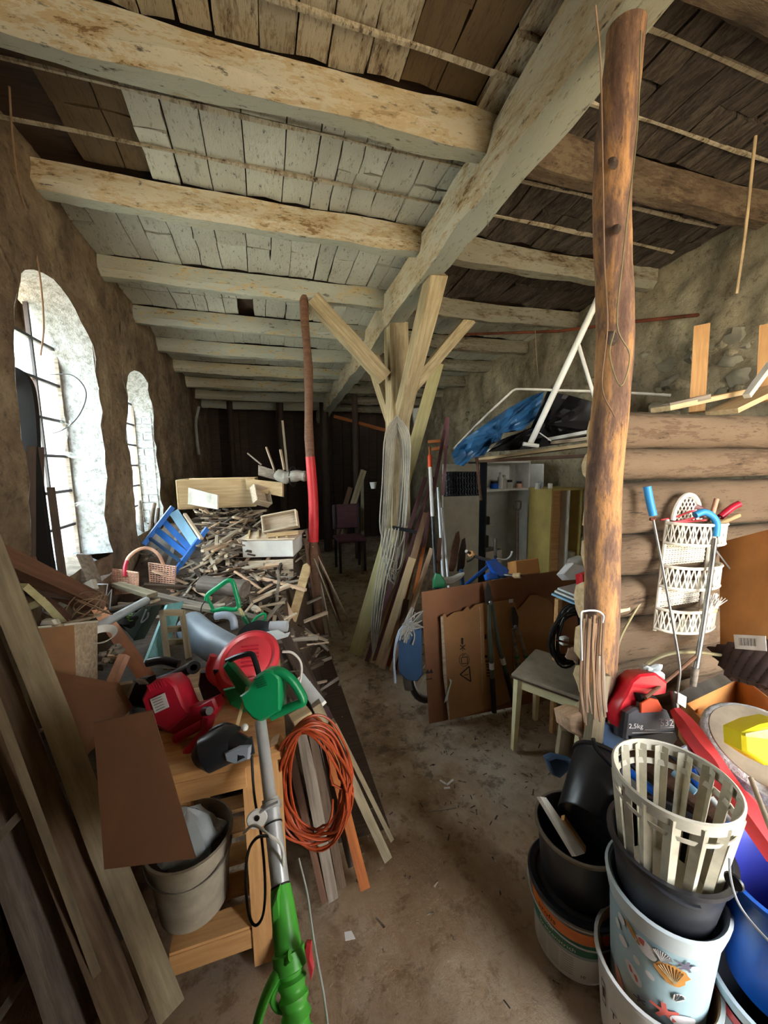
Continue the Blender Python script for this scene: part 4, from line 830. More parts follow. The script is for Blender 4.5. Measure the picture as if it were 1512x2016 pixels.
for k in range(17):
    a0=R2.uniform(-.25,.25); sx=R2.uniform(.062,.122) if k%4==0 else R2.uniform(.09,.122); sy=R2.uniform(.205,.25); ox=R2.uniform(-.012,.012); oz=R2.uniform(-.02,.03); wob=R2.uniform(-.5,.5)
    for j in range(26):
        a=2*PI*j/26; s_=math.sin(a); bott=max(0,-s_)
        pts.append(cc+eu*(math.cos(a)*sx*(1+.15*s_*-1)+ox)+ev*(s_*sy+.015*(1-bott)+.05*bott*math.sin(a*2+wob*6)*R2.uniform(.4,.8)+wob*.03*bott)+en*(oz+.02*math.sin(a*2+wob*9)))
mk('orange_extension_cable',G().tube(curve_pts(pts,2),.0036,6),'orange_cable',None,'coiled orange extension cable hung over the battens at the bench corner','cable')
mk('power_cord',G().tube(curve_pts(pt([(556,1283),(575,1285),(590,1300),(594,1320),(590,1345)],1.55),5),.005,6),'cable_white',None,'short white cord hanging right of the red fan housing','cord')
for a,b,w_,mt,lb in (((612,1370),(590,1335),.05,'white_enamel','white strip of board right of the green motor head'),((632,1440),(606,1345),.03,'weathered','narrow sawn lath leaning beside the white strip'),((672,1480),(640,1395),.03,'maroon_wood','dark reddish lath between bench and path')):
    lean('short_board',A(a[0]+20,a[1]+20,d=1.55),A(*b,d=1.75),w_,.015,mt,lb,'board')
for k,(a,b,w_) in enumerate((((660,1450),(560,1250),.05),((640,1480),(548,1285),.06),((650,1420),(592,1285),.03))):
    lean('dark_board',A(*a,d=1.75),A(*b,d=2.0),w_,.025,'old_dark' if k!=2 else 'stick_dark',['dark board edging the heap along the path','wide dark board behind the orange cable','narrow dark lath along the path edge'][k],'board')
# ================= FOREGROUND LEFT LEANING TIMBERS =================
for a,b,w_,t_,mt,lb,ex_ in (((335,1990),(-5,1120),.068,.03,'weathered','broad pale weathered board slanting across the lower left corner',.12),((255,2030),(-30,1290),.09,.05,'log_brown','rounded dark timber just left of the broad pale board',.1),((150,2040),(-60,1420),.10,.03,'grey_wood','grey plank at the far lower left behind the thin strip',.1),((232,2030),(-10,1375),.020,.02,'weathered','thin pale strip running down the lower left corner',.1)):
    p0=A(*a,z=.02); p1=A(b[0],b[1],d=1.15 if w_>.03 else 1.02); p1=p1+(p1-p0)*ex_
    lean('leaning_timber',p0,p1,w_,t_,mt,lb,'timber',jit=.006 if w_>.03 else 0,nseg=12)
lean('cross_batten',A(-20,2030,z=.02),A(128,1805,d=1.22),.022,.02,'grey_wood','thin batten crossing the lower left corner low down','batten')
lean('cross_batten',A(-40,1690,d=.95),A(70,1570,d=1.15),.022,.02,'grey_wood','short batten crossing at the left edge above the lower one','batten')
quad('barn_board',[A(-60,1500,d=1.25),A(95,1560,d=1.35),A(330,2016,d=1.32),A(60,2090,d=1.2)],.02,'stick_dark',label='dark wooden panel behind the leaning timbers in the lower left',cat='board')
# cords, wire, cobwebs at the left wall
wire('hanging_rope',[(18,170),(24,260),(36,360),(58,440),(78,540),(86,640),(80,700)],[1.5,1.6,1.7,1.8,1.85,1.9,1.9],.004,'rope_jute','old cord hanging from the ceiling in front of the near window','cord')
wire('loose_wire',[(95,738),(140,738),(166,762),(168,790),(150,825),(120,848),(90,855)],2.25,.003,'cable_black','loop of dark wire in front of the near window','wire')
R3=random.Random(3)
for (a,b,c_) in (((95,590),(145,690),(130,720)),((100,800),(140,830),(125,900)),((100,870),(160,900),(115,890)),((110,1000),(165,985),(125,1010))):
    P=[A(*a,x=-1.22),A(*b,x=-1.06),A(*c_,x=-1.2)]
    g=G(); g.grid(lambda u,v:P[0].lerp(P[1],u).lerp(P[2].lerp(P[1],u),v)+V((0,0,-.03*math.sin(u*PI)*math.sin(v*PI))),8,6)
    mk('cobweb',g,'cobweb',None,'dusty cobweb stretched from the near window bars to the jamb','cobweb','cobwebs in the near window')
g=G(); 
for i,(px,py,s_) in enumerate(((495,730,1),(360,520,1.6),(480,420,.6))): pass
mk('ceiling_lath',G().tube(pt([(482,300),(490,360),(487,450)],[2.6,2.62,2.7]),.006,6),'brown_wood',None,'thin rusty strip dangling from the ceiling boards','strip')

g=G()
for k in range(9):
    x=958+R3.uniform(-8,14); g.tube(curve_pts(pt([(x,285+R3.uniform(-15,10)),(x+R3.uniform(-5,5),360),(961+R3.uniform(-3,3),410+R3.uniform(0,55))],1.75),3),.0012,4)
mk('cobweb_strands',g,'cobweb',None,'dusty cobweb strands dangling from the main beam beside the first joist','cobweb')
# ================= CENTRE =================
# hose bundle hung on the centre post
R4=random.Random(9)
g=G()
for k in range(9):
    x0=757+k*2.2+R4.uniform(-1,1); x1=807-k*2.3+R4.uniform(-1,1); top=818+k*4; bot=R4.uniform(1060,1180); d_=3.12+.012*k
    g.tube(curve_pts(pt([((x0+x1)/2,top),(x1,top+40),(x1-2,(top+bot)/2),(x1-12,bot-20),((x0+x1)/2-6,bot),(x0-8,bot-30),(x0-4,(top+bot)/2),(x0+2,top+35),((x0+x1)/2,top)],d_),4),.0058,6)
for k in range(5):
    g.tube(curve_pts(pt([(785-k*6,1040),(775-k*6,1090),(760-k*5,1150),(748-k*4,1230),(738-k,1290)],3.1),4),.0058,6)
mk('grey_hose_bundle',g,'hose_grey',None,'bundle of grey hose looped over the centre post','hose')
# planks leaning against the centre post
LP=[((700,1288),(862,716),.115,.025,'yellow_green_wood','longest pale yellow plank leaning beyond the centre post',3.75),
((722,1302),(838,940),.035,.03,'maroon_wood','maroon painted lath, left one of the pair leaning in the bundle',3.4),((735,1305),(852,940),.03,.03,'maroon_wood','maroon painted lath, right one of the pair leaning in the bundle',3.4),
((752,1316),(838,1010),.05,.025,'pink_wood','pinkish sawn lath right of the maroon laths',3.35),((745,1310),(812,1098),.06,.03,'pine_pale','short light plank standing low in front of the leaning bundle',3.05),
((770,1320),(850,1080),.035,.03,'pink_wood','pinkish batten near the right of the leaning bundle',3.2),((785,1322),(842,1040),.03,.03,'orange_wood','reddish brown batten in the leaning bundle',3.3),((775,1318),(800,1180),.05,.03,'brown_wood','short brown board end at the foot of the leaning bundle',3.1),
((735,1306),(800,1030),.05,.02,'pine_pale','second pale plank tucked behind the maroon laths',3.45),((800,1322),(848,1120),.025,.02,'beige_stick','thin stick at the right edge of the leaning bundle',3.25),((792,1300),(880,822),.03,.02,'maroon_wood','tall thin red-brown batten rising past the blue tarp',3.4),((765,1312),(826,1060),.04,.02,'orange_wood','orange-brown lath behind the short light plank',3.5)]
for b,t_,w_,th,mt,lb,dd in LP: lean('leaning_plank',A(*b,z=.01),A(*t_,d=dd),w_,th,mt,lb,jit=.002)
mk('clamp_bar',G().box((0,-.012,-.014),(.20,.012,.014)),'black_plastic',None,'black clamp bar strapping the leaning planks together','clamp',M=frame(A(772,1038,d=3.12),A(824,1048,d=3.12)))
quad('slate_board',[A(745,1090,d=3.5),A(760,1080,d=3.5),A(735,1240,d=3.4),A(718,1250,d=3.4)],.03,'hose_grey',label='dark grey board behind the longest pale yellow plank',cat='board')
tp=thing('telescopic_pole','white and black telescopic pole with a bright red collar leaning by the white cabinet','pole',A(862,1150,d=3.0))
a_,b_=A(862,1240,d=2.9),A(845,880,d=3.15)
def sg(f0,f1,r,mt,nm): mk(nm,G().tube([a_.lerp(b_,f0),a_.lerp(b_,f1)],r,12),mt,tp)
sg(0,.62,.013,'black_plastic','lower_section'); sg(.6,.88,.015,'white_plastic','upper_section'); sg(.88,.95,.018,'orange_red','red_collar'); sg(.95,1.0,.008,'orange_wood','tip')
for k,(a,b) in enumerate((((874,1170),(862,960)),((884,1160),(870,1000)))): pole('aluminium_tube',A(*a,d=2.95),A(*b,d=3.1),.012,'aluminium',label=('left' if k==0 else 'right')+' one of two bare aluminium tubes beside the telescopic pole',cat='tube')
lean('thin_board',A(855,1260,z=.02),A(866,1060,d=2.9),.03,.02,'brown_wood','narrow brown board between the planks and the bicycle','board')
# ---- bicycle ----
bk=thing('bicycle','old blue bicycle with a wire carrier and pannier standing behind the cardboard sheets','bicycle',(1.15,2.5,0))
rw=A(862,1283,z=.335); u=V((.85,.53,0)).normalized(); n_=V((-u.y,u.x,0)); fwc=rw+u*1.04
def wheel(c,ax,nm):
    e=ax.cross(V((0,0,1))).normalized(); z=V((0,0,1))
    ring=lambda r,m=36:[c+e*(r*math.cos(a))+z*(r*math.sin(a)) for a in [2*PI*k/m for k in range(m)]]
    w_=mk(nm,G().tube(ring(.315),.019,8,closed=True),'black_rubber',bk); mk('rim',G().tube(ring(.292),.010,6,closed=True),'aluminium',w_)
    g=G()
    for k in range(20): a=2*PI*k/20; g.tube([c+ax*(.02 if k%2 else -.02),c+e*(.29*math.cos(a))+z*(.29*math.sin(a))],.0016,3)
    mk('spokes',g,'aluminium',w_,kind='stuff'); mk('hub',G().tube([c-ax*.04,c+ax*.04],.016,10),'steel',w_)
wheel(rw,n_,'rear_wheel'); st_=(u*.85+n_*.5).normalized(); wheel(fwc,V((-st_.y,st_.x,0)),'front_wheel')
mk('mudguard',G().tube([rw+u*(.345*math.cos(a))+V((0,0,.345*math.sin(a))) for a in [math.radians(20+k*9.5) for k in range(20)]],.026,8,flat=.3),'steel',bk)
bb=rw+u*.42+V((0,0,-.04)); seat=rw+u*.30+V((0,0,.50)); head=rw+u*.86+V((0,0,.50))
for nm,a,b,r,mt in (('seat_tube',bb,seat,.015,'blue_metal'),('down_tube',bb,head-V((0,0,.08)),.018,'blue_metal'),('top_tube',rw+u*.33+V((0,0,.36)),head-V((0,0,.04)),.015,'blue_plastic'),('chain_stay',bb,rw,.010,'blue_metal'),('seat_stay',rw,rw+u*.33+V((0,0,.38)),.008,'blue_metal'),('fork',head,fwc,.014,'steel'),('stem',head,head+V((0,0,.14)),.013,'steel')): mk(nm,G().tube([a,b],r,10),mt,bk)
S0=A(905,1138,d=2.72); S1=A(858,1152,d=2.6)
g=G(); g.tube(curve_pts([A(912,1128,d=2.75),A(898,1138,d=2.72),A(880,1144,d=2.68),A(860,1143,d=2.62)],4),[.02,.025,.03,.034,.036,.04,.045,.05,.055,.06,.06,.055,.03],12,flat=.45); mk('saddle',g,'hose_grey',bk)
hb_=thing('handlebar_dummy','x','x',(0,0,0)) if 0 else None
HB=curve_pts(pt([(918,1085),(930,1093),(950,1100),(968,1105),(985,1128),(1005,1133),(1022,1133)],[2.5,2.55,2.6,2.6,2.55,2.5,2.48]),4)
mk('handlebar',G().tube(HB,.011,10),'steel',bk); mk('grip',G().lathe([(.010,0),(.020,.004),(.021,.03),(.010,.034)],14,o=A(925,1089,d=2.5),ax=A(940,1096,d=2.58)-A(925,1089,d=2.5)),'pine',bk)
mk('grip',G().lathe([(.010,0),(.018,.004),(.018,.05),(.010,.054)],14,o=A(1010,1134,d=2.49),ax=A(1022,1133,d=2.45)-A(1000,1134,d=2.5)),'pine_pale',bk)
mk('brake_lever',G().tube(curve_pts(pt([(978,1100),(995,1102),(1005,1095),(1008,1085)],2.55),3),.006,6),'aluminium',bk); mk('brake_lever',G().tube(curve_pts(pt([(935,1095),(928,1102),(919,1106)],2.5),3),.006,6),'cable_black',bk)
g=G(); pp(g,[(960,1104),(975,1100),(1003,1122),(1000,1135),(985,1138),(968,1122)],2.52,.06); mk('blue_head_case',g,'blue_plastic',bk)
g=G(); pp(g,[(955,1132),(965,1126),(980,1130),(982,1140),(958,1142)],2.5,.05); mk('blue_lamp',g,'blue_plastic',bk)
g=G(); pp(g,[(853,1140),(858,1128),(868,1130),(878,1145),(876,1158),(853,1158)],2.45,.05); mk('green_bottle',g,'dark_green_plastic',None,'dark green bottle sitting on the bicycle carrier','bottle')
pn=thing('blue_pannier','blue grey pannier bag on the bicycle, stuffed with pale wire ties','bag',A(805,1335,d=2.2))
g=G(); pp(g,[(785,1260),(830,1235),(832,1330),(822,1342),(800,1340),(786,1325)],2.2,.10); mk('bag_body',g,'blue_metal',pn)
g=G()
for k in range(26):
    a=A(R4.uniform(785,812),R4.uniform(1228,1270),d=2.18); b=A(R4.uniform(805,834),R4.uniform(1195,1240),d=2.2); g.tube(curve_pts([a,(a+b)/2+V((R4.uniform(-.02,.02),0,R4.uniform(-.02,.02))),b],3),.0045,5)
mk('wire_ties',g,'cloth_grey',pn,kind='stuff')
for k in range(3): mk('frame_strap',G().tube(curve_pts(pt([(778,1345-k*4),(776,1290),(786,1250-k*4),(810,1222)],2.19),3),.006,6),'grey_plastic',pn)
# ---- cardboard sheets ----
cA=A(845,1425,z=0); cB=A(1110,1368,z=0); cT=A(830,1166,d=2.30)
pn_=(cB-cA).cross(cT-cA).normalized()
if pn_.dot(CAM-cA)<0: pn_=-pn_
def onp(px,py,off=0):
    r=fw+RT*((px-756)/FPX)-UP*((py-1008)/FPX); o=cA+pn_*off; return CAM+r*((o-CAM).dot(pn_)/r.dot(pn_))
def card(g,pix,off,t=.005):
    P=[onp(*p,off) for p in pix]; k=len(P); Q=[p-pn_*t for p in P]
    area=sum(pix[i][0]*pix[(i+1)%k][1]-pix[(i+1)%k][0]*pix[i][1] for i in range(k)); f=tuple(range(k))
    if area>0: f=f[::-1]
    g.add(P+Q,[f,tuple(i+k for i in f[::-1])]+[(f[(i+1)%k],f[i],f[i]+k,f[(i+1)%k]+k) for i in range(k)]); return g
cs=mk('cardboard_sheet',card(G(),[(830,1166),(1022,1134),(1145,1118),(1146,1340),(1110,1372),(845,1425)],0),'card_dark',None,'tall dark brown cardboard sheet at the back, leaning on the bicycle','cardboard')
g=G(); 
for a,b in (((840,1338),(850,1336)),((842,1322),(842,1336)),((849,1321),(849,1336))): card(g,[(a[0]-.8,a[1]-.8),(b[0]+.8,b[1]-.8),(b[0]+.8,b[1]+.8),(a[0]-.8,a[1]+.8)],.0015,.001)
card(g,[(838,1326),(842,1317),(846,1326)],.0015,.001); card(g,[(845,1325),(849,1316),(853,1325)],.0015,.001)
mk('print',g,'ink_black',cs,label='black double arrow print')
cf=mk('cardboard_sheet',card(G(),[(870,1214),(876,1208),(880,1216),(894,1206),(912,1203),(920,1194),(926,1200),(936,1191),(952,1187),(980,1184),(1012,1180),(1008,1300),(1020,1372),(985,1388),(960,1396),(886,1418),(880,1340),(875,1260)],.03),'card_brown',None,'light brown cardboard with torn top and printed handling symbols, in front','cardboard')
mk('cardboard_sheet',card(G(),[(1012,1182),(1018,1200),(1030,1190),(1044,1172),(1058,1172),(1080,1180),(1088,1190),(1090,1245),(1086,1310),(1060,1350),(1022,1372),(1010,1300)],.02),'card_brown',None,'rounded light brown cardboard flap on the right beside the pruning loppers','cardboard')
g=G(); card(g,[(880,1340),(886,1418),(884,1419),(873,1330),(868,1214),(872,1214)],.034)
for (a,b) in (((944,1195),(951,1400)),): card(g,[a,(a[0]+1.2,a[1]),(b[0]+1.2,b[1]),b],.0315,.001)
mk('fold_edge',g,'beige_stick',cf)
g=G()
def ln(a,b,w_=1.1,off=.0315): 
    dx,dy=b[0]-a[0],b[1]-a[1]; l=math.hypot(dx,dy); nx,ny=-dy/l*w_,dx/l*w_; card(g,[(a[0]+nx,a[1]+ny),(b[0]+nx,b[1]+ny),(b[0]-nx,b[1]-ny),(a[0]-nx,a[1]-ny)],off,.001)
ln((906,1328),(924,1312)); ln((924,1312),(927,1342)); ln((927,1342),(906,1328)); ln((914,1329),(922,1328),.6)
ln((910,1256),(910,1268),2.0); ln((906,1270),(916,1279),.8); ln((916,1270),(906,1279),.8); ln((911,1266),(911,1282),.5)
for k in range(14):
    a=2*PI*k/14;b=2*PI*(k+1)/14; ln((914+10*math.cos(a),1299+13*math.sin(a)),(914+10*math.cos(b),1299+13*math.sin(b)),.35)
ln((908,1295),(920,1293),.6); ln((920,1293),(921,1306),.6); ln((908,1295),(909,1307),.6); ln((909,1307),(921,1306),.6); ln((911,1293),(911,1289),.6); ln((911,1289),(916,1289),.6)
ln((956,1249),(956,1258),1.6); ln((957,1290),(957,1295),2.4); ln((957,1300),(957,1304),1.0); ln((961,1300),(961,1304),.8); ln((957,1309),(963,1309),.8)
for k in range(4): ln((958,1313+k*6),(965,1313+k*6),.9)
mk('print',g,'ink_black',cf,label='black warning triangle, crossed knife and hand symbols')
card_l=quad('paper_label',[onp(1002,1180,.04),onp(1010,1179,.04),onp(1010,1186,.04),onp(1002,1187,.04)],.001,'paper_white',parent=cf)
mk('tape_shred',card(G(),[(880,1365),(887,1345),(884,1335),(890,1340),(884,1362),(881,1378),(875,1384),(877,1374)],.05,.003),'clear_white',cf)
# loppers
def loppers(lb,bl,h1,h2,mt1,dk,wh):
    r=thing('pruning_loppers',lb,'loppers',onp(*h1[-1],.06))
    g=G(); card(g,bl,.075,.012); mk('blades',g,'dark_metal',r)
    for h,nm in ((h1,'handle'),(h2,'handle')):
        P=[onp(p[0],p[1],.08) for p in h]; mk(nm,G().tube(P,[.009]+[.013]*(len(P)-1),10),mt1,r)
        a,b=P[-2],P[-1]; mk('hand_grip',G().tube([a.lerp(b,.45),a.lerp(b,1.0)],.0165,10),dk,r); mk('band',G().tube([a.lerp(b,.20),a.lerp(b,.30)],.0155,10),wh,r)
    mk('pivot_bolt',G().lathe([(0,.008),(.01,.008),(.013,0)],10,o=onp((h1[0][0]+h2[0][0])/2,h1[0][1]-4,.08),ax=pn_),'steel',r)
loppers('long dark green pruning loppers with white bands leaning on the cardboard',[(960,1146),(965,1155),(969,1175),(968,1190),(962,1194),(957,1185),(956,1165)],[(963,1190),(966,1280),(973,1402)],[(968,1186),(982,1270),(1014,1392)],'plastic_moss','black_rubber','white_plastic')
loppers('shorter wooden-handled loppers leaning on the cardboard flap by the yellow stool',[(1009,1196),(1014,1196),(1021,1216),(1020,1238),(1012,1240),(1008,1220)],[(1010,1238),(1016,1280),(1024,1330)],[(1019,1236),(1032,1280),(1046,1325)],'grey_wood','grey_wood','dark_green_plastic')
# ---- cabinets ----
wc=thing('white_cabinet','tall open white cabinet with bottles on its shelf and the left door swung out','cabinet',(2.4,3.7,0))
cx0,cx1,cy0,cy1,ct=A(955,1000,y=3.5).x,A(1042,1000,y=3.5).x,3.5,3.86,A(1000,908,y=3.5).z
mk('side_panel',G().rbox((cx0,cy0,0),(cx0+.018,cy1,ct),.002),'black_plastic' ,wc); mk('side_panel',G().rbox((cx1-.018,cy0,0),(cx1,cy1,ct),.002),'white_enamel',wc)
mk('back_panel',G().box((cx0+.018,cy1-.01,0),(cx1-.018,cy1,ct)),'white_enamel',wc); mk('top_panel',G().box((cx0+.018,cy0,ct-.018),(cx1-.018,cy1-.01,ct)),'white_enamel',wc)
zs=A(1000,962,y=3.55).z
mk('shelf',G().box((cx0+.02,cy0+.01,zs-.018),(cx1-.02,cy1-.012,zs)),'white_enamel',wc); mk('shelf',G().box((cx0+.02,cy0+.12,zs-.42),(cx0+.2,cy1-.012,zs-.40)),'white_enamel',wc)
for z_,w_ in ((zs-.398,.13),(zs-.52,.12)): 
    mk('tool_box',G().rbox((cx0+.03,cy0+.15,z_-.0 if w_>.125 else z_-.14),(cx0+.03+w_,cy0+.28,z_+.09 if w_>.125 else z_),.006),'black_plastic',None,'black box on the small inner shelf of the white cabinet' if w_>.125 else 'black box hanging below the small inner shelf of the white cabinet','box')
dr=mk('door',G().rbox((0,0,0),(.50,.018,ct-.05),.003),'white_enamel',wc,M=Matrix.Translation(A(872,1100,y=3.36).xy.to_3d()+V((0,0,.03)))@Matrix.Rotation(.28,4,'Z'))
mk('door',G().rbox((cx1-.005,cy0-.20,.02),(cx1+.012,cy0,ct-.03),.003),'white_enamel',wc)
for px,w_,h_,mt,lb in ((973,.045,.065,'blue_plastic','blue jar on the cabinet shelf'),(985,.03,.16,'white_plastic','tall white bottle on the cabinet shelf'),(992,.035,.13,'offwhite_plastic','shorter cream bottle on the cabinet shelf'),(1003,.035,.075,'stone_white','jar with a pale label on the cabinet shelf'),(1022,.032,.055,'wicker_pink','small brown jar at the right end of the cabinet shelf')):
    p=A(px,955,y=3.62); r=w_; j=thing('jar' if h_<.1 else 'bottle',lb,'jar' if h_<.1 else 'bottle',(p.x,3.62,zs))
    mk('body',G().lathe([(0,0),(r,0),(r,h_*.7),(r*.5,h_*.88),(r*.45,h_)] if h_>.1 else [(0,0),(r,0),(r,h_*.85),(r*.8,h_*.86)],16,o=(p.x,3.62,zs)),mt,j); mk('lid',G().lathe([(0,h_+.015),(r*.5 if h_>.1 else r*.85,h_+.015),(r*.5 if h_>.1 else r*.85,h_*.86 if h_<.1 else h_*.95)],16,o=(p.x,3.62,zs)),'dark_metal' if h_<.1 else mt,j)
df=thing('digging_fork','garden fork handle with a pale D-grip standing in the white cabinet','fork',A(1017,1130,y=3.45)); D=3.45
mk('shaft',G().tube([A(1018,1165,y=D),A(1019,1005,y=D)],.015,10),'grey_wood',df); mk('d_grip',G().tube([A(1019,1006,y=D),A(1012,1000,y=D),A(1012,987,y=D),A(1026,987,y=D),A(1025,1001,y=D),A(1019,1006,y=D)],.010,8),'steel',df)
ux,uy,uz=axes(.25); boxopen('pale_carton','torn pale carton with a round black logo at the bottom of the white cabinet','carton',(cx0+.03,3.52,zs-.95+.12),ux,uy,uz,.26,.2,.16,.006,'paper_white')
for k,(a,b) in enumerate((((888,1125),(902,1045)),((905,1125),(914,1058)))):
    g=G(); pp(g,[(a[0]-5,a[1]),(a[0]-2,(a[1]+b[1])/2),(b[0]-4,b[1]+4),(b[0]+2,b[1]),(b[0]+4,b[1]+18),(a[0]+10,a[1]-10),(a[0]+5,a[1])],3.1,.02); mk('brown_board',g,'old_dark' if k else 'brown_wood',None,['curved brown board leaning on the open cabinet door, left one','curved dark board leaning on the open cabinet door, right one'][k],'board')
yc=thing('yellow_cabinet','lower yellow cabinet beside the white one, doors open, with paint pots inside','cabinet',(2.6,3.1,0))
yx0,yx1,yy0,yy1=A(1044,1000,y=3.28).x,2.93,2.98,3.30; yt=A(1100,966,y=2.98).z
mk('back_panel',G().box((yx0,yy1-.01,0),(yx1,yy1,yt)),'yellow_panel',yc); mk('side_panel',G().box((yx0,yy0,0),(yx0+.016,yy1-.01,yt)),'yellow_panel',yc); mk('side_panel',G().box((yx1-.016,yy0,0),(yx1,yy1-.01,yt)),'yellow_panel',yc); mk('top_panel',G().box((yx0-.01,yy0-.01,yt),(yx1+.0,yy1,yt+.018)),'yellow_panel',yc); mk('divider',G().box((yx0+.2,yy0,0),(yx0+.215,yy1-.01,yt)),'white_enamel',yc); mk('door_panel',G().box((yx0+.08,yy0+.10,0.05),(yx0+.195,yy0+.115,yt-.01)),'pine',yc); mk('shelf',G().box((yx0+.22,yy0+.02,.48),(yx1-.02,yy1-.012,.5)),'yellow_panel',yc)
for k,(px,mt,h_) in enumerate(((1055,'white_enamel',.05),(1068,'grey_plastic',.06),(1080,'white_enamel',.045),(1062,'blue_metal',.04))):
    p=A(px,960,y=3.08); mk('paint_tin',G().lathe([(0,0),(.022,0),(.022,h_),(.018,h_+.004),(0,h_+.004)],14,o=(p.x,3.06+.05*(k%2),yt+.018)),mt,None,['white tin at the left on top of the yellow cabinet','grey tin in the middle on top of the yellow cabinet','small white tin at the right on top of the yellow cabinet','low blue tin on top of the yellow cabinet'][k],'tin')
pole('red_spade',A(1112,1075,y=3.12),A(1107,990,y=3.14),.016,'red_paint',label='red spade handle standing inside the yellow cabinet',cat='handle')
pbk=thing('white_paint_tub','white paint tub with a red label inside the yellow cabinet','tub',A(1122,1100,y=3.05)); p=A(1122,1100,y=3.05); p.z=.502
mk('body',G().lathe([(0,0),(.075,0),(.085,.12),(.09,.12),(.09,.13),(0,.132)],24,o=p),'white_plastic',pbk); mk('red_label',G().grid(lambda u_,v_:p+V((.084*math.sin((u_-.5)*1.3-.3),-.084*math.cos((u_-.5)*1.3-.3),.03+.06*v_)),8,2),'red_paint',pbk)
mk('small_pot',G().lathe([(0,0),(.036,0),(.04,.06),(.042,.065),(0,.066)],18,o=p+V((.01,0,.134))),'offwhite_plastic',None,'small pale pot stacked on the white paint tub','pot')
# black crate at cabinet
kc=thing('black_crate','black perforated plastic crate hanging in front of the cabinet door under the blue tarp','crate',A(910,975,d=3.0))
c0=A(880,976,d=3.0); c1=A(944,974,d=3.0); c2=A(944,930,d=3.0); c3=A(878,930,d=3.0); weave(c0,c1,c2,c3,'mesh_side',kc,'black_plastic',12,8,.006); quad('inner_side',[c0+fw*.03,c1+fw*.03,c2+fw*.03,c3+fw*.03],-.15,'dark_cloth',parent=kc)
mk('wood_edge',G().tube([A(947,985,d=2.98),A(938,895,d=3.0)],.012,6),'brown_wood',kc)
lean('thin_batten',A(872,975,d=2.95),A(882,822,d=3.0),.022,.015,'maroon_wood','red-brown batten standing left of the black crate','batten')
# overhead store: planks, tarps, awning
for k,(a,b,w_,mt,lb) in enumerate((((940,892),(1190,845),.07,'white_enamel','white flat bar below the black tarp'),((945,905),(1190,872),.10,'pine_pale','pale plank in the overhead store, upper one'),((950,908),(1195,895),.12,'brown_wood','brown plank in the overhead store, lower one'),((1000,882),(1190,860),.05,'beige_stick','narrow plank in the overhead store, behind the white bar'))):
    plank('stored_plank',A(*a,d=3.45-.05*k),A(*b,d=2.55-.03*k),w_,.022,mt,label=lb,cat='plank',jit=.002)
def tarp(name,pix,d0,mat,label,fold,k_):
    cx=sum(p[0] for p in pix)/len(pix); cy=sum(p[1] for p in pix)/len(pix); g=G(); n=len(pix); rings=7; vs=[]
    pix2=[]
    for i in range(n):
        for j in range(4): a,b=pix[i],pix[(i+1)%n]; pix2.append((a[0]+(b[0]-a[0])*j/4,a[1]+(b[1]-a[1])*j/4))
    m=len(pix2)
    for r in range(rings+1):
        f=r/rings
        for p in pix2:
            x=cx+(p[0]-cx)*(1-f*.98); y=cy+(p[1]-cy)*(1-f*.98); dd=d0+fold*noise.noise(V((x/22,y/30,k_)))+fold*.6*noise.noise(V((x/9,y/9,k_))) - .06*math.sin(f*PI/2); vs.append(A(x,y,d=dd))
    # back side to close the bundle
    for p in pix2: vs.append(A(cx+(p[0]-cx)*.9,cy+(p[1]-cy)*.9,d=d0+.25))
    vs.append(A(cx,cy,d=d0+.27)); fs=[]
    for r in range(rings): fs+=[(r*m+i,(r+1)*m+i,(r+1)*m+(i+1)%m,r*m+(i+1)%m) for i in range(m)]
    fs.append(tuple(rings*m+i for i in range(m)))
    b=(rings+1)*m; fs+=[(i,(i+1)%m,b+(i+1)%m,b+i) for i in range(m)]+[(b+i,b+(i+1)%m,b+m) for i in range(m)]
    g.add(vs,fs); return mk(name,g,mat,None,label,'tarp')
tarp('black_tarp',[(1078,770),(1120,778),(1172,792),(1180,850),(1120,872),(1040,884),(960,890),(985,866),(1045,842),(1060,810)],2.85,'tarp_black','black tarpaulin heaped on the overhead planks behind the blue one',.10,1)
tarp('blue_tarp',[(900,876),(950,838),(1000,804),(1040,782),(1072,770),(1064,800),(1052,826),(1030,846),(1012,850),(990,852),(985,868),(965,876),(955,895),(930,902),(912,918),(896,914),(889,895)],2.75,'tarp_blue','crumpled blue tarpaulin draped over the edge of the overhead planks',.10,2)
aw=thing('white_tube_frame','white folding tube frame propped up to the ceiling from the overhead planks','frame',A(1045,875,d=2.7))
mk('main_tube',G().tube(pt([(1042,878),(1190,560)],[2.68,2.35]),.020,12),'white_enamel',aw); mk('strut',G().tube(pt([(1137,672),(1180,815)],[2.46,2.4]),.011,10),'white_enamel',aw); mk('foot',G().tube(pt([(1030,874),(1060,878)],2.66),.014,10),'white_enamel',aw)
mk('cross_wire',G().tube(pt([(1062,852),(1085,868)],2.65),.004,6),'white_enamel',aw)
mk('bent_tent_pole',G().tube(curve_pts(pt([(893,884),(950,825),(1000,778),(1012,768),(1028,766),(1120,769),(1230,773),(1320,778)],[3.0,3.0,3.0,2.98,2.95,2.8,2.6,2.4]),5),.009,8),'wicker_white',None,'long thin cream pole bent over the blue tarp','pole')
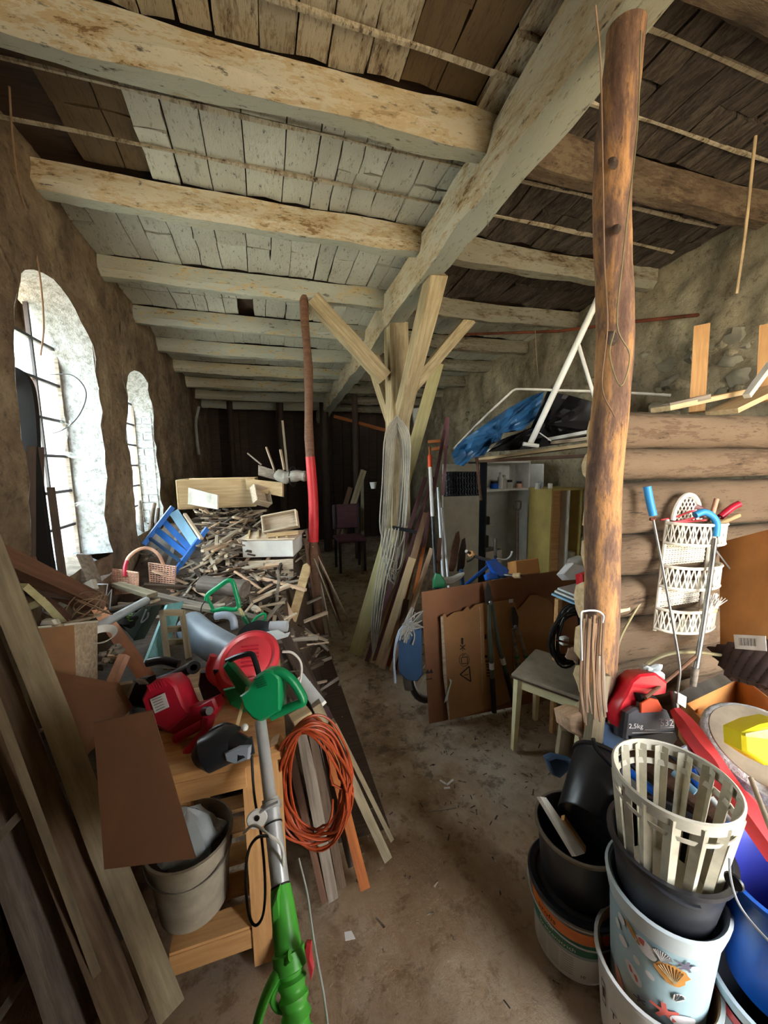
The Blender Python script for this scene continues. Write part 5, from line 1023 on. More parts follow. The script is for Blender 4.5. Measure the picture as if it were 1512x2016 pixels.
# rusty bar and bracket under the ceiling on the right
rs=thing('rusty_bar','long rusty iron bar hung horizontally across the right wall with a bracket','bar',A(1200,640,d=2.7))
mk('bar',G().tube(pt([(862,660),(1100,652),(1240,634),(1452,612)],[4.2,3.4,3.0,2.55]),.013,8),'rust',rs); plank('bracket',A(1462,634,d=2.5),A(1460,515,d=2.5),.05,.03,'rust',rs,upv=fw)
wire('hanging_rope',[(1520,20),(1500,160),(1484,300),(1468,450),(1450,578)],[1.6,1.75,1.85,2.0,2.1],.007,'rope_tan','pale thick cord hanging from the ceiling at the right edge','cord')
wire('hanging_string',[(1054,650),(1056,700),(1060,745)],3.3,.002,'rope_tan','thin string hanging from the rusty bar','string')
# far end clutter
for k,(px,d_,y0,r_) in enumerate(((706,6.6,1130,.05),(648,7.2,1120,.08),(560,7.0,1000,.06),(462,7.0,960,.05))):
    p=A(px,y0,d=d_); pole('dark_post',(p.x,p.y,0),(p.x,p.y,CZ(p.y)-.02),r_,'old_dark',label=['slim dark post beyond the centre post','thick dark post under the far end of the main beam','dark post behind the upright laths','dark post behind the wooden crate'][k],cat='post')
for a,b,w_,mt,lb in (((672,1065),(716,926),.09,'weathered','pale board leaning in the dark at the far end'),((714,1130),(713,925),.05,'weathered','upright board standing beside the far leaning board'),((660,1060),(690,960),.07,'brown_wood','dark board leaning far back in the gloom')):
    lean('far_board',A(*a,d=5.6),A(*b,d=5.8),w_,.03,mt,lb,'board')
mk('white_cup',G().lathe([(0,0),(.03,0),(.045,.08),(.04,.08),(.028,.008),(0,.008)],16,o=A(735,962,d=4.8)),'white_plastic',None,'small white cup hanging in the dark behind the centre post','cup')
fc=thing('red_chair','dusty red chair standing in the dark at the far end','chair',A(690,1120,d=5.4)); q=A(690,1120,d=5.4); 
mk('seat',G().rbox(q+V((-.2,-.2,.42)),q+V((.2,.2,.47)),.01),'maroon_wood',fc); mk('backrest',G().rbox(q+V((-.2,.17,.55)),q+V((.2,.2,.9)),.01),'maroon_wood',fc)
for sx in(-1,1):
    for sy in(-1,1): mk('leg',G().tube([q+V((.17*sx,.17*sy,-.0)),q+V((.17*sx,.17*sy,.9 if sy>0 else .42))],.018,8),'dark_metal',fc)
wire('scythe_blade',[(392,800),(386,830),(388,865),(392,895)],5.5,.02,'cloth_grey','pale curved scythe blade hanging on the far left','blade')
plank('far_rail',A(660,820,d=6.6),A(770,850,d=6.2),.09,.05,'orange_wood',label='reddish horizontal rail near the ceiling at the far end',cat='beam')
g=G(); pp(g,[(812,803),(838,800),(840,830),(832,858),(818,850)],4.2,.08); mk('grey_sack',g,'cloth_grey',None,'grey sack hanging beyond the leaning planks','sack')
for a,b in (((845,870),(870,868)),((852,885),(880,880))): plank('wall_peg_board',A(*a,d=3.9),A(*b,d=3.8),.05,.03,'orange_wood',label='orange-brown board end above the white cabinet door, %s'%('upper one' if a[1]==870 else 'lower one'),cat='board')
# ================= RIGHT SIDE =================
lw=thing('log_wall','partition of stacked half-round brown logs with pale sawn ends behind the bark post','log wall',(2.1,1.3,0))
LZ=[1.80,1.64,1.5,1.28,1.09,.9,.70,.55,.30,.1]
lxs=[A(a,b,y=1.17).x for a,b in ((1212,845),(1203,920),(1206,1010),(1200,1100),(1184,1190),(1184,1270),(1184,1340),(1184,1420),(1184,1480))]
for k in range(9):
    z1,z0=LZ[k],LZ[k+1]; h=(z1-z0)*.94; zc=(z0+z1)/2; x0=lxs[k]; L=XR-.05-x0; g=G(); vs=[]; ns=16; q=12; sq=(k in (2,))
    for i in range(ns+1):
        for j in range(q):
            a=2*PI*j/q; ex=1.0 if not sq else .55
            cy=math.copysign(abs(math.cos(a))**ex,math.cos(a)); cz=math.copysign(abs(math.sin(a))**(.75 if not sq else .5),math.sin(a))
            e=.22*noise.noise(V((i*.45+k*5,math.cos(a)*1.2,math.sin(a)*1.2)))+.08*noise.noise(V((i*1.3,a*2,k)))
            vs.append((L*i/ns+(.012*noise.noise(V((a,k,0))) if i==0 else 0),-cy*.075*(1+e),cz*h/2*(1+e*.5)))
    fs=[(i*q+(j+1)%q,i*q+j,(i+1)*q+j,(i+1)*q+(j+1)%q) for i in range(ns) for j in range(q)]+[tuple(ns*q+j for j in range(q-1,-1,-1))]
    Mf=Matrix.Translation((x0,1.24,zc+(.012 if k else 0)))
    lg=mk('log',G().add(vs,fs),'log_bark',lw,M=Mf,smooth=60); mk('end_grain',G().add([V(v)*1.0-V((.001,0,0)) for v in vs[:q]]+[(-.006,0,0)],[(j,(j+1)%q,q) for j in range(q)]),'pine_pale',lg,M=Mf)
plank('pale_wedge',(1.30,1.19,.98),(1.42,1.19,.99),.05,.02,'beige_stick',lw)
# boards lying on top of the log wall
for k,(a,b,w_,mt,lb) in enumerate((((1300,806),(1470,770),.10,'pine_pale','pale board lying on top of the log wall, left one'),((1420,812),(1560,745),.14,'pine_pale','broad board lying on top of the log wall at the right edge'),((1310,800),(1390,782),.05,'grey_wood','small grey board end on top of the log wall'),((1470,780),(1530,700),.03,'wicker_white','white rod sticking up at the right edge above the log wall'))):
    plank('top_board',A(*a,d=1.95),A(*b,d=2.15 if k<2 else 2.0),w_,.025,mt,label=lb,cat='board')
for a,b,lb in (((1372,812),(1382,642),'left pale upright standing on the log wall against the rubble wall'),((1505,790),(1512,640),'right pale upright at the right edge above the log wall')): lean('upright',A(*a,d=2.15),A(*b,d=2.15),.07,.045,'pine',lb,'post')
# hanging wicker basket, three tiers
wh=thing('hanging_wicker_rack','white three-tier wicker hanging rack with an arched lattice back, full of tools','rack',A(1350,1235,d=1.6))
Fh=Matrix.Translation(A(1350,1100,d=1.62))@Matrix.Rotation(.12,4,'Z')@Matrix.Rotation(.06,4,'Y')
def H(x,y,z): return Fh@V((x,y,z))
def zpy(py): return (1100-py)/FPX*1.60*1.0
HWd=.165
def arc(z,r=HWd,dep=.10,n=20,s=1): return [H(r*math.cos(a)*-1,-dep*math.sin(a)**.8 if math.sin(a)>0 else 0,z) for a in [PI*k/n for k in range(n+1)]]
for (pa,pb) in ((1026,1064),(1108,1148),(1192,1232)):
    za,zb=zpy(pa),zpy(pb); T=arc(za);B=arc(zb); tr=mk('tier_rim',G().tube(T,.0065,6).tube(B,.006,6),'wicker_white',wh)
    g=G()
    for k in range(0,20,1):
        if k<20: g.tube([T[k],B[k+1]],.0030,4); g.tube([T[k+1],B[k]],.0030,4)
    M1=[t.lerp(b,.5) for t,b in zip(T,B)]
    for k in range(1,20,2): g.tube([T[k],B[k]],.0028,4)
    mk('lattice_band',g,'wicker_white',wh)
    fl_=arc(zb+.003,HWd*.97,.095); mk('tier_floor',G().add(fl_+[p-V((0,0,.004)) for p in fl_],[tuple(range(21)),tuple(range(41,20,-1))]),'wicker_white',wh)
for x in (-.16,.16): mk('side_post',G().tube([H(x,0,zpy(1020)),H(x,0,zpy(1238))],.008,8),'wicker_white',wh)
for (pa,pb) in ((1066,1108),(1150,1192)):
    weave(H(-.15,.0,zpy(pb)),H(.13,.0,zpy(pb)),H(.13,.0,zpy(pa)),H(-.15,.0,zpy(pa)),'woven_back',wh,'wicker_white',14,10,.0028)
    for x,s in ((-.155,1),(.15,-1)): mk('corner_brace',G().tube([H(x,-.0,zpy(pa+12)),H(x+.03*s,-.06,zpy(pa-1))],.003,5),'wicker_white',wh)
g=G(); 
arch_=[H(-.03+.095*math.cos(a)*-1,0,zpy(1022)+.105*math.sin(a)) for a in [PI*k/18 for k in range(19)]]
mk('arch',G().tube(arch_,.010,8),'wicker_white',wh)
for k in range(-6,7):
    for s in (-1,1):
        pts_=[]
        for f in [i/12 for i in range(13)]:
            z=f*.10; x=k*.026+s*z*.8
            if (x/.088)**2+(z/.10)**2<1: pts_.append(H(-.03+x,0,zpy(1022)+z))
        if len(pts_)>1: g.tube([pts_[0],pts_[-1]],.003,4)
mk('arch_lattice',g,'wicker_white',wh)
# tools in the rack
def tool(nm,lb,cat,parts):
    r=thing(nm,lb,cat,parts[0][1][0])
    for pn0,P,rad,mt in parts: mk(pn0,G().tube(curve_pts(P,5) if len(P)>2 else P,rad,10),mt,r)
tool('weeding_rod','long steel rod with straight blue grip hooked left of the wicker rack','garden tool',[('rod',pt([(1286,1022),(1305,1120),(1325,1230),(1338,1310),(1336,1345),(1332,1372)],[1.47,1.45,1.42,1.38,1.35,1.32]),.0045,'steel'),('blue_grip',pt([(1274,958),(1279,985),(1286,1015)],1.48),.014,'blue_soft'),('ferrule',pt([(1280,1022),(1290,1022)],1.47),.006,'rust')])
tool('walking_stick_tool','steel tube with a curved blue cane handle hooked on the right of the wicker rack','cane',[('tube',pt([(1408,1060),(1395,1160),(1380,1260),(1368,1330)],[1.5,1.48,1.45,1.42]),.009,'steel'),('curved_grip',pt([(1368,1014),(1385,1008),(1402,1016),(1411,1032),(1409,1056)],1.5),.013,'blue_soft'),('foot',pt([(1370,1315),(1364,1350)],1.42),.011,'grey_wood')])
tool('red_screwdriver','red-handled screwdriver sticking out of the right of the wicker rack top','screwdriver',[('handle',pt([(1418,1018),(1440,1000),(1455,992)],1.62),.014,'red_plastic'),('shank',pt([(1405,1030),(1418,1018)],1.62),.004,'steel')])
tool('pink_handle_tool','tool with a slim pinkish wooden handle standing in the rack top','hand tool',[('handle',pt([(1401,1018),(1411,982)],1.6),.009,'wicker_pink')])
tool('wooden_trowel','pale wooden handle lying out to the right of the rack top','hand tool',[('handle',pt([(1412,1032),(1430,1025),(1455,1014)],1.58),.009,'handle_wood')])
tool('red_coil_cord','loops of pinkish cord lying in the rack top','cord',[('loop',pt([(1300,1024),(1330,1018),(1365,1006),(1375,1016),(1340,1026),(1310,1030),(1390,1024)],1.56),.004,'coral_plastic')])
tool('brown_cloth','brown rag stuffed behind the arch of the wicker rack','rag',[('cloth',pt([(1340,1015),(1360,998),(1378,1002),(1385,1018)],1.62),.016,'maroon_wood')])
br=thing('white_brush','white bristle brush lying in the bottom tier of the wicker rack','brush',A(1410,1200,d=1.58)); g=G()
for k in range(60): a=A(1400+R4.uniform(-6,6),1200,d=1.56); g.tube([a,a+V((R4.uniform(-.01,.05),R4.uniform(-.02,.02),R4.uniform(.03,.06)))],.0018,3)
mk('bristles',g,'brush_white',br,kind='stuff'); mk('stock',G().rbox(A(1385,1204,d=1.56)+V((-.02,-.01,-.01)),A(1405,1204,d=1.56)+V((.03,.02,.01)),.004),'pine_pale',br)
mk('thin_rod',G().tube(pt([(1409,1083),(1445,1130)],1.65),.003,6),'aluminium',None,'thin rod poking out behind the right side of the wicker rack','rod')
# hanging hoses
wire('olive_hose',[(1268,1175),(1243,1215),(1220,1260),(1211,1310),(1210,1350),(1213,1372)],[1.62,1.6,1.55,1.5,1.48,1.46],.0055,'olive_hose','olive hose hanging down the log wall left of the wicker rack','hose')
wire('olive_hose',[(1196,1435),(1212,1390),(1240,1345),(1278,1305),(1320,1287),(1370,1284),(1420,1290)],[1.35,1.38,1.42,1.45,1.47,1.5,1.55],.0065,'olive_hose','second olive hose arching across under the wicker rack','hose')
mk('cane_stick',G().tube(pt([(1270,1374),(1320,1334),(1375,1288)],[1.25,1.35,1.45]),.006,8),'brown_wood',None,'brown cane poking diagonally out of the charcoal bag','stick')
# big carton on the right, with barcode
bc_=thing('large_carton','large orange-brown cardboard carton with a white barcode label right of the wicker rack','carton',A(1470,1290,d=1.5))
quad('front_panel',[A(1416,1068,d=1.72),A(1560,1030,d=1.45),A(1560,1300,d=1.35),A(1418,1284,d=1.62)],.006,'card_orange',parent=bc_)
quad('flap',[A(1416,1068,d=1.72),A(1482,1062,d=1.62),A(1470,1180,d=1.55),A(1440,1200,d=1.6)],.006,'card_brown',parent=bc_) if 0 else None
l0,l1,l2,l3=A(1444,1249,d=1.52),A(1507,1252,d=1.40),A(1509,1282,d=1.39),A(1447,1277,d=1.51)
quad('barcode_label',[l0,l1,l2,l3],.001,'paper_white',parent=bc_,label='white barcode label')
g=G(); 
for k in range(16):
    f=.14+k*.035; w_=.008+.012*((k*7)%3)/2; P=lambda u_,v_:(l0.lerp(l1,u_)).lerp(l3.lerp(l2,u_),v_)-fw*.003
    g.add([P(f,.2),P(f+w_,.2),P(f+w_,.72),P(f,.72)],[(0,1,2,3)])
mk('barcode',g,'ink_black',bc_)
# charcoal bag
cb=thing('charcoal_bag','open red and grey charcoal bag marked 532 leaning on the log wall','bag',A(1285,1462,d=1.3))
g=G(); pp(g,[(1234,1404),(1250,1394),(1300,1392),(1316,1400),(1330,1432),(1336,1450),(1328,1463),(1245,1466),(1228,1456)],1.27,.10); mk('grey_front',g,'bag_grey',cb)
g=G(); pp(g,[(1214,1408),(1222,1385),(1232,1368),(1246,1340),(1262,1328),(1294,1326),(1316,1344),(1314,1364),(1290,1368),(1256,1360),(1250,1392),(1234,1404),(1240,1452),(1220,1440)],1.30,.09); mk('red_side',g,'bag_red',cb)
g=G(); pp(g,[(1262,1385),(1280,1374),(1296,1378),(1306,1396),(1300,1402),(1262,1404)],1.262,.01); mk('flame_print',g,'orange_red',cb)
g=G(); pp(g,[(1240,1450),(1332,1440),(1337,1455),(1328,1466),(1244,1468)],1.262,.02); mk('black_hem',g,'bag_black',cb)
g=G(); pp(g,[(1256,1366),(1290,1370),(1300,1380),(1262,1384)],1.28,.05); mk('charcoal',g,'charcoal',cb)
def scr(px,py,d,sx,rot=0):
    c=A(px,py,d=d); e=RT*math.cos(rot)-UP*math.sin(rot)*1.0; f=UP*math.cos(rot)+RT*math.sin(rot); return lambda x,y: c+e*x+f*y
mk('lettering',textg('532',.030,scr(1313,1424,1.250,1)),'paper_white',cb,smooth=False); mk('lettering',textg('2,5kg',.022,scr(1252,1430,1.250,1)),'paper_white',cb,smooth=False)
g=G(); fr4=[(1298,1416),(1326,1416),(1327,1432),(1299,1433)]
for i in range(4): g.tube(pt([fr4[i],fr4[(i+1)%4]],1.249),.0009,4)
g.tube(pt([(1270,1437),(1290,1437)],1.249),.0008,4); g.tube(pt([(1245,1443),(1325,1442)],1.249),.0008,4); mk('label_frame',g,'paper_white',cb)
mk('foil_crumple',G().ball(A(1285,1320,d=1.36),.035,12,8,1.2,(1.4,.8,.4)),'clear_white',None,'crumpled plastic film on top of the charcoal bag','film')
# red parasol
ps=thing('red_parasol','folded red parasol lying diagonally across the boxes on the right','parasol',A(1500,1640,d=1.0))
P=curve_pts(pt([(1330,1398),(1350,1425),(1390,1485),(1430,1545),(1475,1600),(1540,1690)],[1.24,1.20,1.12,1.04,.98,.91]),5)
g=G(); nP=len(P); vs=[]; q=18
for i,p in enumerate(P):
    t=(P[min(i+1,nP-1)]-P[max(i-1,0)]).normalized(); a1=t.cross(fw).normalized(); a2=t.cross(a1); r=.016+.016*min(1,i/7)
    for j in range(q): a=2*PI*j/q; rr=r*(1+.16*(1 if j%3==0 else -.3)); vs.append(p+a1*rr*math.cos(a)+a2*rr*.75*math.sin(a))
g.add(vs,[(i*q+j,i*q+(j+1)%q,(i+1)*q+(j+1)%q,(i+1)*q+j) for i in range(nP-1) for j in range(q)]+[tuple(range(q)),tuple((nP-1)*q+j for j in range(q-1,-1,-1))]); mk('canopy',g,'parasol_red',ps,smooth=25)
mk('tip',G().tube(pt([(1326,1362),(1332,1400)],[1.29,1.26]),.010,8),'steel',ps); quad('tag',[A(1336,1364,d=1.27),A(1352,1372,d=1.27),A(1350,1394,d=1.26),A(1334,1384,d=1.26)],.003,'wicker_white',parent=ps)
# carton with firewood blocks
oc=thing('open_carton','open carton with a red printed side holding notched wood blocks','carton',A(1450,1470,d=1.4))
ca,cb2,cc_=A(1344,1378,d=1.42),A(1452,1328,d=1.62),A(1560,1410,d=1.35); dn=V((0,0,-.15)); cd_=ca+(cc_-cb2)
quad('back_panel',[ca,cb2,cb2+dn,ca+dn],.005,'card_orange',parent=oc); quad('side_panel',[cb2,cc_,cc_+dn,cb2+dn],.005,'card_orange',parent=oc,label='side printed red and white'); quad('bottom',[ca+dn,cb2+dn,cc_+dn,cd_+dn],.005,'card_brown',parent=oc); quad('front_panel',[ca,cd_,cd_+dn,ca+dn],.005,'card_orange',parent=oc)
quad('red_print',[cb2.lerp(cc_,.25)-fw*.004+V((0,0,-.0)),cb2.lerp(cc_,.5)-fw*.004,cb2.lerp(cc_,.5)-fw*.004+dn*.7,cb2.lerp(cc_,.25)-fw*.004+dn*.9],.001,'red_paint',parent=oc)
mk('zinc_strip',G().box((0,-.02,-.004),((cb2-ca).length,.02,.004)),'steel',None,'grey zinc strip lying along the edge of the open carton','strip',M=frame(ca+V((0,0,.008)),cb2+V((0,0,.008)),(0,-.5,1)))
for k in range(4):
    p=(ca+dn).lerp(cc_+dn,.22+.2*k)+(cb2-cc_)*(.12*(k%2))+V((0,0,.05)); u1=(cc_-ca).normalized(); fb=thing('wood_block','notched golden firewood block in the open carton, %s from the left'%ORD[k].replace('nearest','first'),'block',p); Mb=frame(p-u1*.06,p+u1*.06,(0,-.4,1))
    mk('block',G().rbox((0,-.045,-.03),(.13,.045,.03),.008),'pine',fb,M=Mb); mk('slot',G().box((.02,-.005,.028),(.10,.012,.0315)),'charcoal',fb,M=Mb)
# quilted cushion
g=G(); qa,qb,qc,qd=A(1400,1278,d=1.62),A(1570,1262,d=1.4),A(1575,1380,d=1.3),A(1440,1338,d=1.5)
qn=(qb-qa).cross(qd-qa).normalized(); qn=qn if qn.dot(CAM-qa)>0 else -qn
g.sheet(lambda u_,v_:(qa.lerp(qb,u_)).lerp(qd.lerp(qc,u_),v_)+qn*(.012*abs(math.sin((u_*1.0+v_*.5)*PI*7))+.02*math.sin(u_*PI)),44,16,.03); mk('quilted_cushion',g,'quilt_brown',None,'dark brown quilted mat lying right above the open carton','mat')
# stool top disc with painted rim, sponge
sd=thing('stool_top','tilted oval stool seat with grey top and chipped white edge at the right edge','stool',A(1500,1560,d=1.1))
c=A(1520,1476,d=1.14); ax_=V((-.12,-.30,1)).normalized()
mk('edge',G().lathe([(.150,-.055),(.165,-.045),(.168,-.008),(.160,0),(.150,.002)],44,o=c,ax=ax_,sx=1.0),'limewash',sd); mk('top',G().lathe([(0,.004),(.148,.004),(.152,.0),(.152,-.05),(0,-.05)],44,o=c,ax=ax_),'seat_grey',sd)
plank('stool_leg',A(1500,1570,d=1.1),A(1540,1680,d=1.0),.03,.025,'white_enamel',sd); 
for k,(q0,q1) in enumerate(((A(1600,1520,d=1.25),None),(A(1560,1560,d=1.0),None))): mk('stool_leg',G().tube([q0,V((q0.x+.05,q0.y,0.45))],.014,8),'white_enamel',sd)
g=G(); pp(g,[(1464,1444),(1500,1428),(1540,1420),(1560,1500),(1512,1510),(1466,1480)],1.0,.07); sg_=mk('yellow_sponge',g,'sponge_yellow',None,'bright yellow foam block lying on the oval stool seat','sponge')
mk('worn_top',G().grid(lambda u_,v_:A(1468+(1540-1468)*u_,(1444-14*u_)*(1-v_)+(1450+8*u_)*v_,d=.998),6,4),'handle_wood',sg_)
pole('grey_stick',A(1478,1532,d=1.0),A(1520,1640,d=.9),.006,'seat_grey',label='thin grey stick leaning on the edge of the stool seat',cat='stick')
# low chest that carries the right-hand clutter
ch=thing('low_chest','low dark wooden chest under the boxes and bags on the right','chest',(1.85,.92,0))
mk('body',G().rbox((1.24,.70,0),(2.5,1.12,.50),.01),'old_dark',ch); mk('lid',G().rbox((1.22,.68,.50),(2.52,1.14,.53),.006),'brown_wood',ch)
# ---- buckets ----
def bucket(name,label,cat,c,rt_,rb,h,mat,inner=None,ax=(0,0,1),lip=.008,th=.004,group=None):
    r=thing(name,label,cat,c,group); c=V(c)
    mk('body',G().lathe([(0,0),(rb,0),(rb+.003,.004),(rt_,h-.012),(rt_+lip,h-.011),(rt_+lip,h),(rt_-th*.2,h)],48,o=c,ax=ax),mat,r); mk('inside',G().lathe([(rt_-th*.2,h),(rt_-th,h-.004),(rb-th,.006),(0,.006)],48,o=c,ax=ax),inner or mat,r); return r
AX,AY=.915,.875
pbA=bucket('plaster_bucket','white plaster bucket with orange and green label band, standing on the floor','bucket',(AX,AY,0),.135,.118,.232,'white_plastic','tub_black')
def cyl(c,r0,r1,h): # map (arc,z) on a tapering bucket
    return lambda x,z,o=.0012:V((c[0]+(r0+(r1-r0)*z/h+o)*math.sin(x/r0),c[1]-(r0+(r1-r0)*z/h+o)*math.cos(x/r0),c[2]+z))
f_=cyl((AX,AY,0),.118,.135,.232)
A0=math.atan2(-AX,AY)*-1 # angle of camera side
th0=math.atan2(0-AX,AY-0)   # direction to camera measured like cyl()
def band(nm,z0,z1,a0,a1,mat,par,ff,r0,lab=None,o=.0045): return mk(nm,G().grid(lambda u_,v_:ff((a0+(a1-a0)*u_)*r0,z0+(z1-z0)*v_,o),40,2),mat,par,label=lab)
band('orange_band',.160,.200,th0-1.35,th0+1.35,'label_orange',pbA,f_,.118,'orange label band'); band('green_band',.112,.158,th0-1.35,th0+1.35,'label_green',pbA,f_,.118,'green label band')
band('grey_band',.102,.111,th0-1.35,th0+1.35,'grey_plastic',pbA,f_,.118)
def ctext(body,size,ang,z,mat,par,ff,r0,o=.0055): return mk('lettering',textg(body,size,lambda x,y:ff(ang*r0+x,z+y,o)),mat,par,smooth=False)
ctext('profis',.026,th0-.62,.180,'ink_black',pbA,f_,.118); ctext('Beton',.018,th0-.62,.146,'paper_white',pbA,f_,.118); ctext('kratzenstrich',.020,th0-.38,.125,'paper_white',pbA,f_,.118); ctext('10',.016,th0+.25,.035,'ink_black',pbA,f_,.118)
g=G()
for k in range(8):
    for j in range(3): g.grid(lambda u_,v_:f_((th0-.9+.33*j+.27*u_)*.118,.092-.009*k-(.0022)*v_,.0046),4,1)
mk('small_print',g,'cloth_grey',pbA)
mk('lid_rim',G().lathe([(.128,.228),(.150,.228),(.152,.238),(.146,.245),(.128,.24)],48,o=(AX,AY,0)),'black_plastic',pbA); mk('grit',G().lathe([(.0,.232),(.120,.232),(.130,.232),(.139,.24)],40,o=(AX,AY,0)),'soil',pbA)
mk('bail',G().tube([V((AX,AY,.205))+V((math.cos(a)*.150,math.sin(a)*.150,-.04*abs(math.sin(a-2.6)))) for a in [math.radians(130+k*9) for k in range(21)]],.0022,6),'aluminium',pbA)
bB=bucket('black_bucket','black builder bucket with a scuffed pale rim stacked on the plaster bucket','bucket',(AX,AY,.238),.126,.106,.19,'tub_black','tan_leather' if 0 else 'tub_black')
mk('scuffed_rim',G().lathe([(.126,.183),(.1355,.182),(.136,.191),(.128,.1915)],48,o=(AX,AY,.238)),'seat_grey',bB)
quad('white_plank',[A(1063,1568,d=1.16),A(1075,1570,d=1.17),A(1152,1680,d=1.12),A(1134,1686,d=1.11)],.014,'white_enamel',label='white painted lath standing in the black bucket',cat='lath')
plank('brown_lath',A(1108,1610,d=1.2),A(1150,1672,d=1.18),.02,.012,'pine',label='golden lath standing in the black bucket beside the white one',cat='lath')
cbse=A(1158,1628,d=1.17); ctop=A(1212,1462,d=1.36); axT=(ctop-cbse).normalized()
bC=bucket('black_bucket','shiny black bucket tipped over on its side, open end up and away','bucket',cbse,.105,.088,.21,'black_plastic','black_rubber',ax=axT)
mk('bail',G().tube(curve_pts(pt([(1168,1455),(1172,1470),(1190,1492),(1204,1506)],1.2),5),.007,8),'black_plastic',bC)
# stack: tub in shell bin in white bucket
SX,SY=.948,.627
wbk=bucket('white_bucket','white bucket with small black print under the seashell bin at the bottom edge','bucket',(SX-.01,SY+.0,.01),.136,.112,.25,'white_plastic','hardboard')
fw2=cyl((SX-.01,SY,.01),.112,.136,.25); ths=math.atan2(-SX,SY)
g=G(); 
for (z0,z1,a0,a1) in ((.18,.185,-.72,-.60),(.11,.185,-.72,-.705),(.11,.185,-.615,-.60),(.11,.115,-.72,-.60),(.13,.165,-.69,-.63)): g.grid(lambda u_,v_:fw2((ths+a0+(a1-a0)*u_)*.128,z0+(z1-z0)*v_,.0050),3,2)
mk('black_print',g,'ink_black',wbk); ctext('T1',.03,ths-.35,.13,'ink_black',wbk,fw2,.128)
sb=bucket('seashell_bin','frosted pale blue waste bin printed with seashells standing in the white bucket','bin',(SX,SY,.02),.124,.094,.475,'print_blue','grey_plastic')
mk('frosted_rim',G().lathe([(.122,.425),(.1255,.425),(.134,.465),(.136,.478),(.129,.482),(.125,.475)],48,o=(SX,SY,.02)),'clear_white',sb)
fs_=cyl((SX,SY,.02),.094,.124,.475); ps2=math.atan2(-SX,SY)
# direction where photo pixels land on the bin: solve by scanning
def prj(p):
    v=V(p)-CAM; z=v.dot(fw); return 756+FPX*v.dot(RT)/z,1008-FPX*v.dot(UP)/z
def locate(px,py,ff,r0,zr=(0,.4)):
    best=None
    for i in range(61):
        for j in range(41):
            a=ps2-1.5+3*i/60; z=zr[0]+(zr[1]-zr[0])*j/40; q=prj(ff(a*r0,z)); e=(q[0]-px)**2+(q[1]-py)**2
            if best is None or e<best[0]: best=(e,a,z)
    return best[1],best[2]
def shell(px,py,w_,h_,rot,mat,ribs=0,rmat=None,kind='oval'):
    a,z=locate(px,py,fs_,.094); m=22; cr_,sr=math.cos(rot),math.sin(rot)
    def sh(t):
        if kind=='star': r=1 if int(t*10)%2==0 else .38; an=2*PI*t; return r*math.cos(an),r*math.sin(an)
        if kind=='fan':
            an=2*PI*t; r=1+.05*math.cos(an*9); return r*math.cos(an)*(1 if math.sin(an)>-.3 else .75),r*math.sin(an)
        return math.cos(2*PI*t),math.sin(2*PI*t)
    n=20; P=[]
    for k in range(n): x,y=sh(k/n+.001); x*=w_;y*=h_; P.append(fs_(a*.094+x*cr_-y*sr,z+x*sr+y*cr_,.0050))
    g=G().add([fs_(a*.094,z,.0054)]+P,[(0,k+1,(k+1)%n+1) for k in range(n)]); o=mk('seashell_print',g,mat,sb)
    if ribs:
        g=G()
        for k in range(ribs):
            t=(k/(ribs-1)-.5)*1.9; x0,y0=0,-h_*.8; x1,y1=w_*.85*math.sin(t),h_*.85*math.cos(t); f1=lambda x,y:fs_(a*.094+x*cr_-y*sr,z+x*sr+y*cr_,.0060); g.tube([f1(x0,y0),f1(x1,y1)],.0010,4)
        mk('seashell_ribs',g,rmat,o)
shell(1322,1918,.028,.030,.2,'shell_ochre',9,'handle_wood','fan'); shell(1273,1862,.016,.024,.5,'shell_white'); shell(1266,1850,.008,.009,.3,'shell_red'); shell(1246,1912,.013,.026,.5,'shell_white'); shell(1250,1915,.006,.016,.5,'shell_red')
shell(1318,1858,.017,.017,0,'shell_grey',8,'shell_white','fan'); shell(1357,1872,.015,.016,0,'shell_violet',0,None,'star'); shell(1274,1812,.006,.022,.7,'shell_ochre'); shell(1228,1850,.010,.012,0,'shell_white'); shell(1306,1990,.026,.026,.3,'shell_red',0,None,'star')
shell(1345,2005,.024,.018,0,'shell_white'); shell(1255,1888,.006,.010,.3,'shell_white'); shell(1278,1916,.007,.010,.6,'shell_white'); shell(1232,1800,.008,.012,.2,'shell_white'); shell(1218,1815,.006,.012,.2,'shell_white'); shell(1262,1968,.014,.010,.6,'shell_violet',0,None,'star'); shell(1336,1960,.010,.014,-.4,'shell_white',5,'shell_grey','fan'); shell(1300,1825,.014,.008,.2,'shell_white'); shell(1222,1925,.010,.030,.35,'shell_pink'); shell(1365,1905,.007,.007,0,'shell_white')
tb=bucket('black_tub','round black rubber tub set into the top of the seashell bin','tub',(SX,SY,.455),.128,.100,.17,'tub_black','tub_black',lip=.010)
mk('handle_loop',G().tube(curve_pts([V((SX,SY,.605))+V((math.sin(a)*.133,-math.cos(a)*.133,-.012*math.sin((a-(th0-.2))*3))) for a in [th0-.35+k*.1 for k in range(8)]],3),.006,6),'tub_black',tb)
sl=thing('slatted_basket','off-white slatted oval metal basket standing in the black tub','basket',(SX,SY,.55)); S0_=V((SX+.0,SY-.0,.0)); bz,tz=.50,.805
nS=15
tilt=lambda z:V((.0,0,0))
def rr_(z): return .088+(.128-.088)*(z-bz)/(tz-bz)
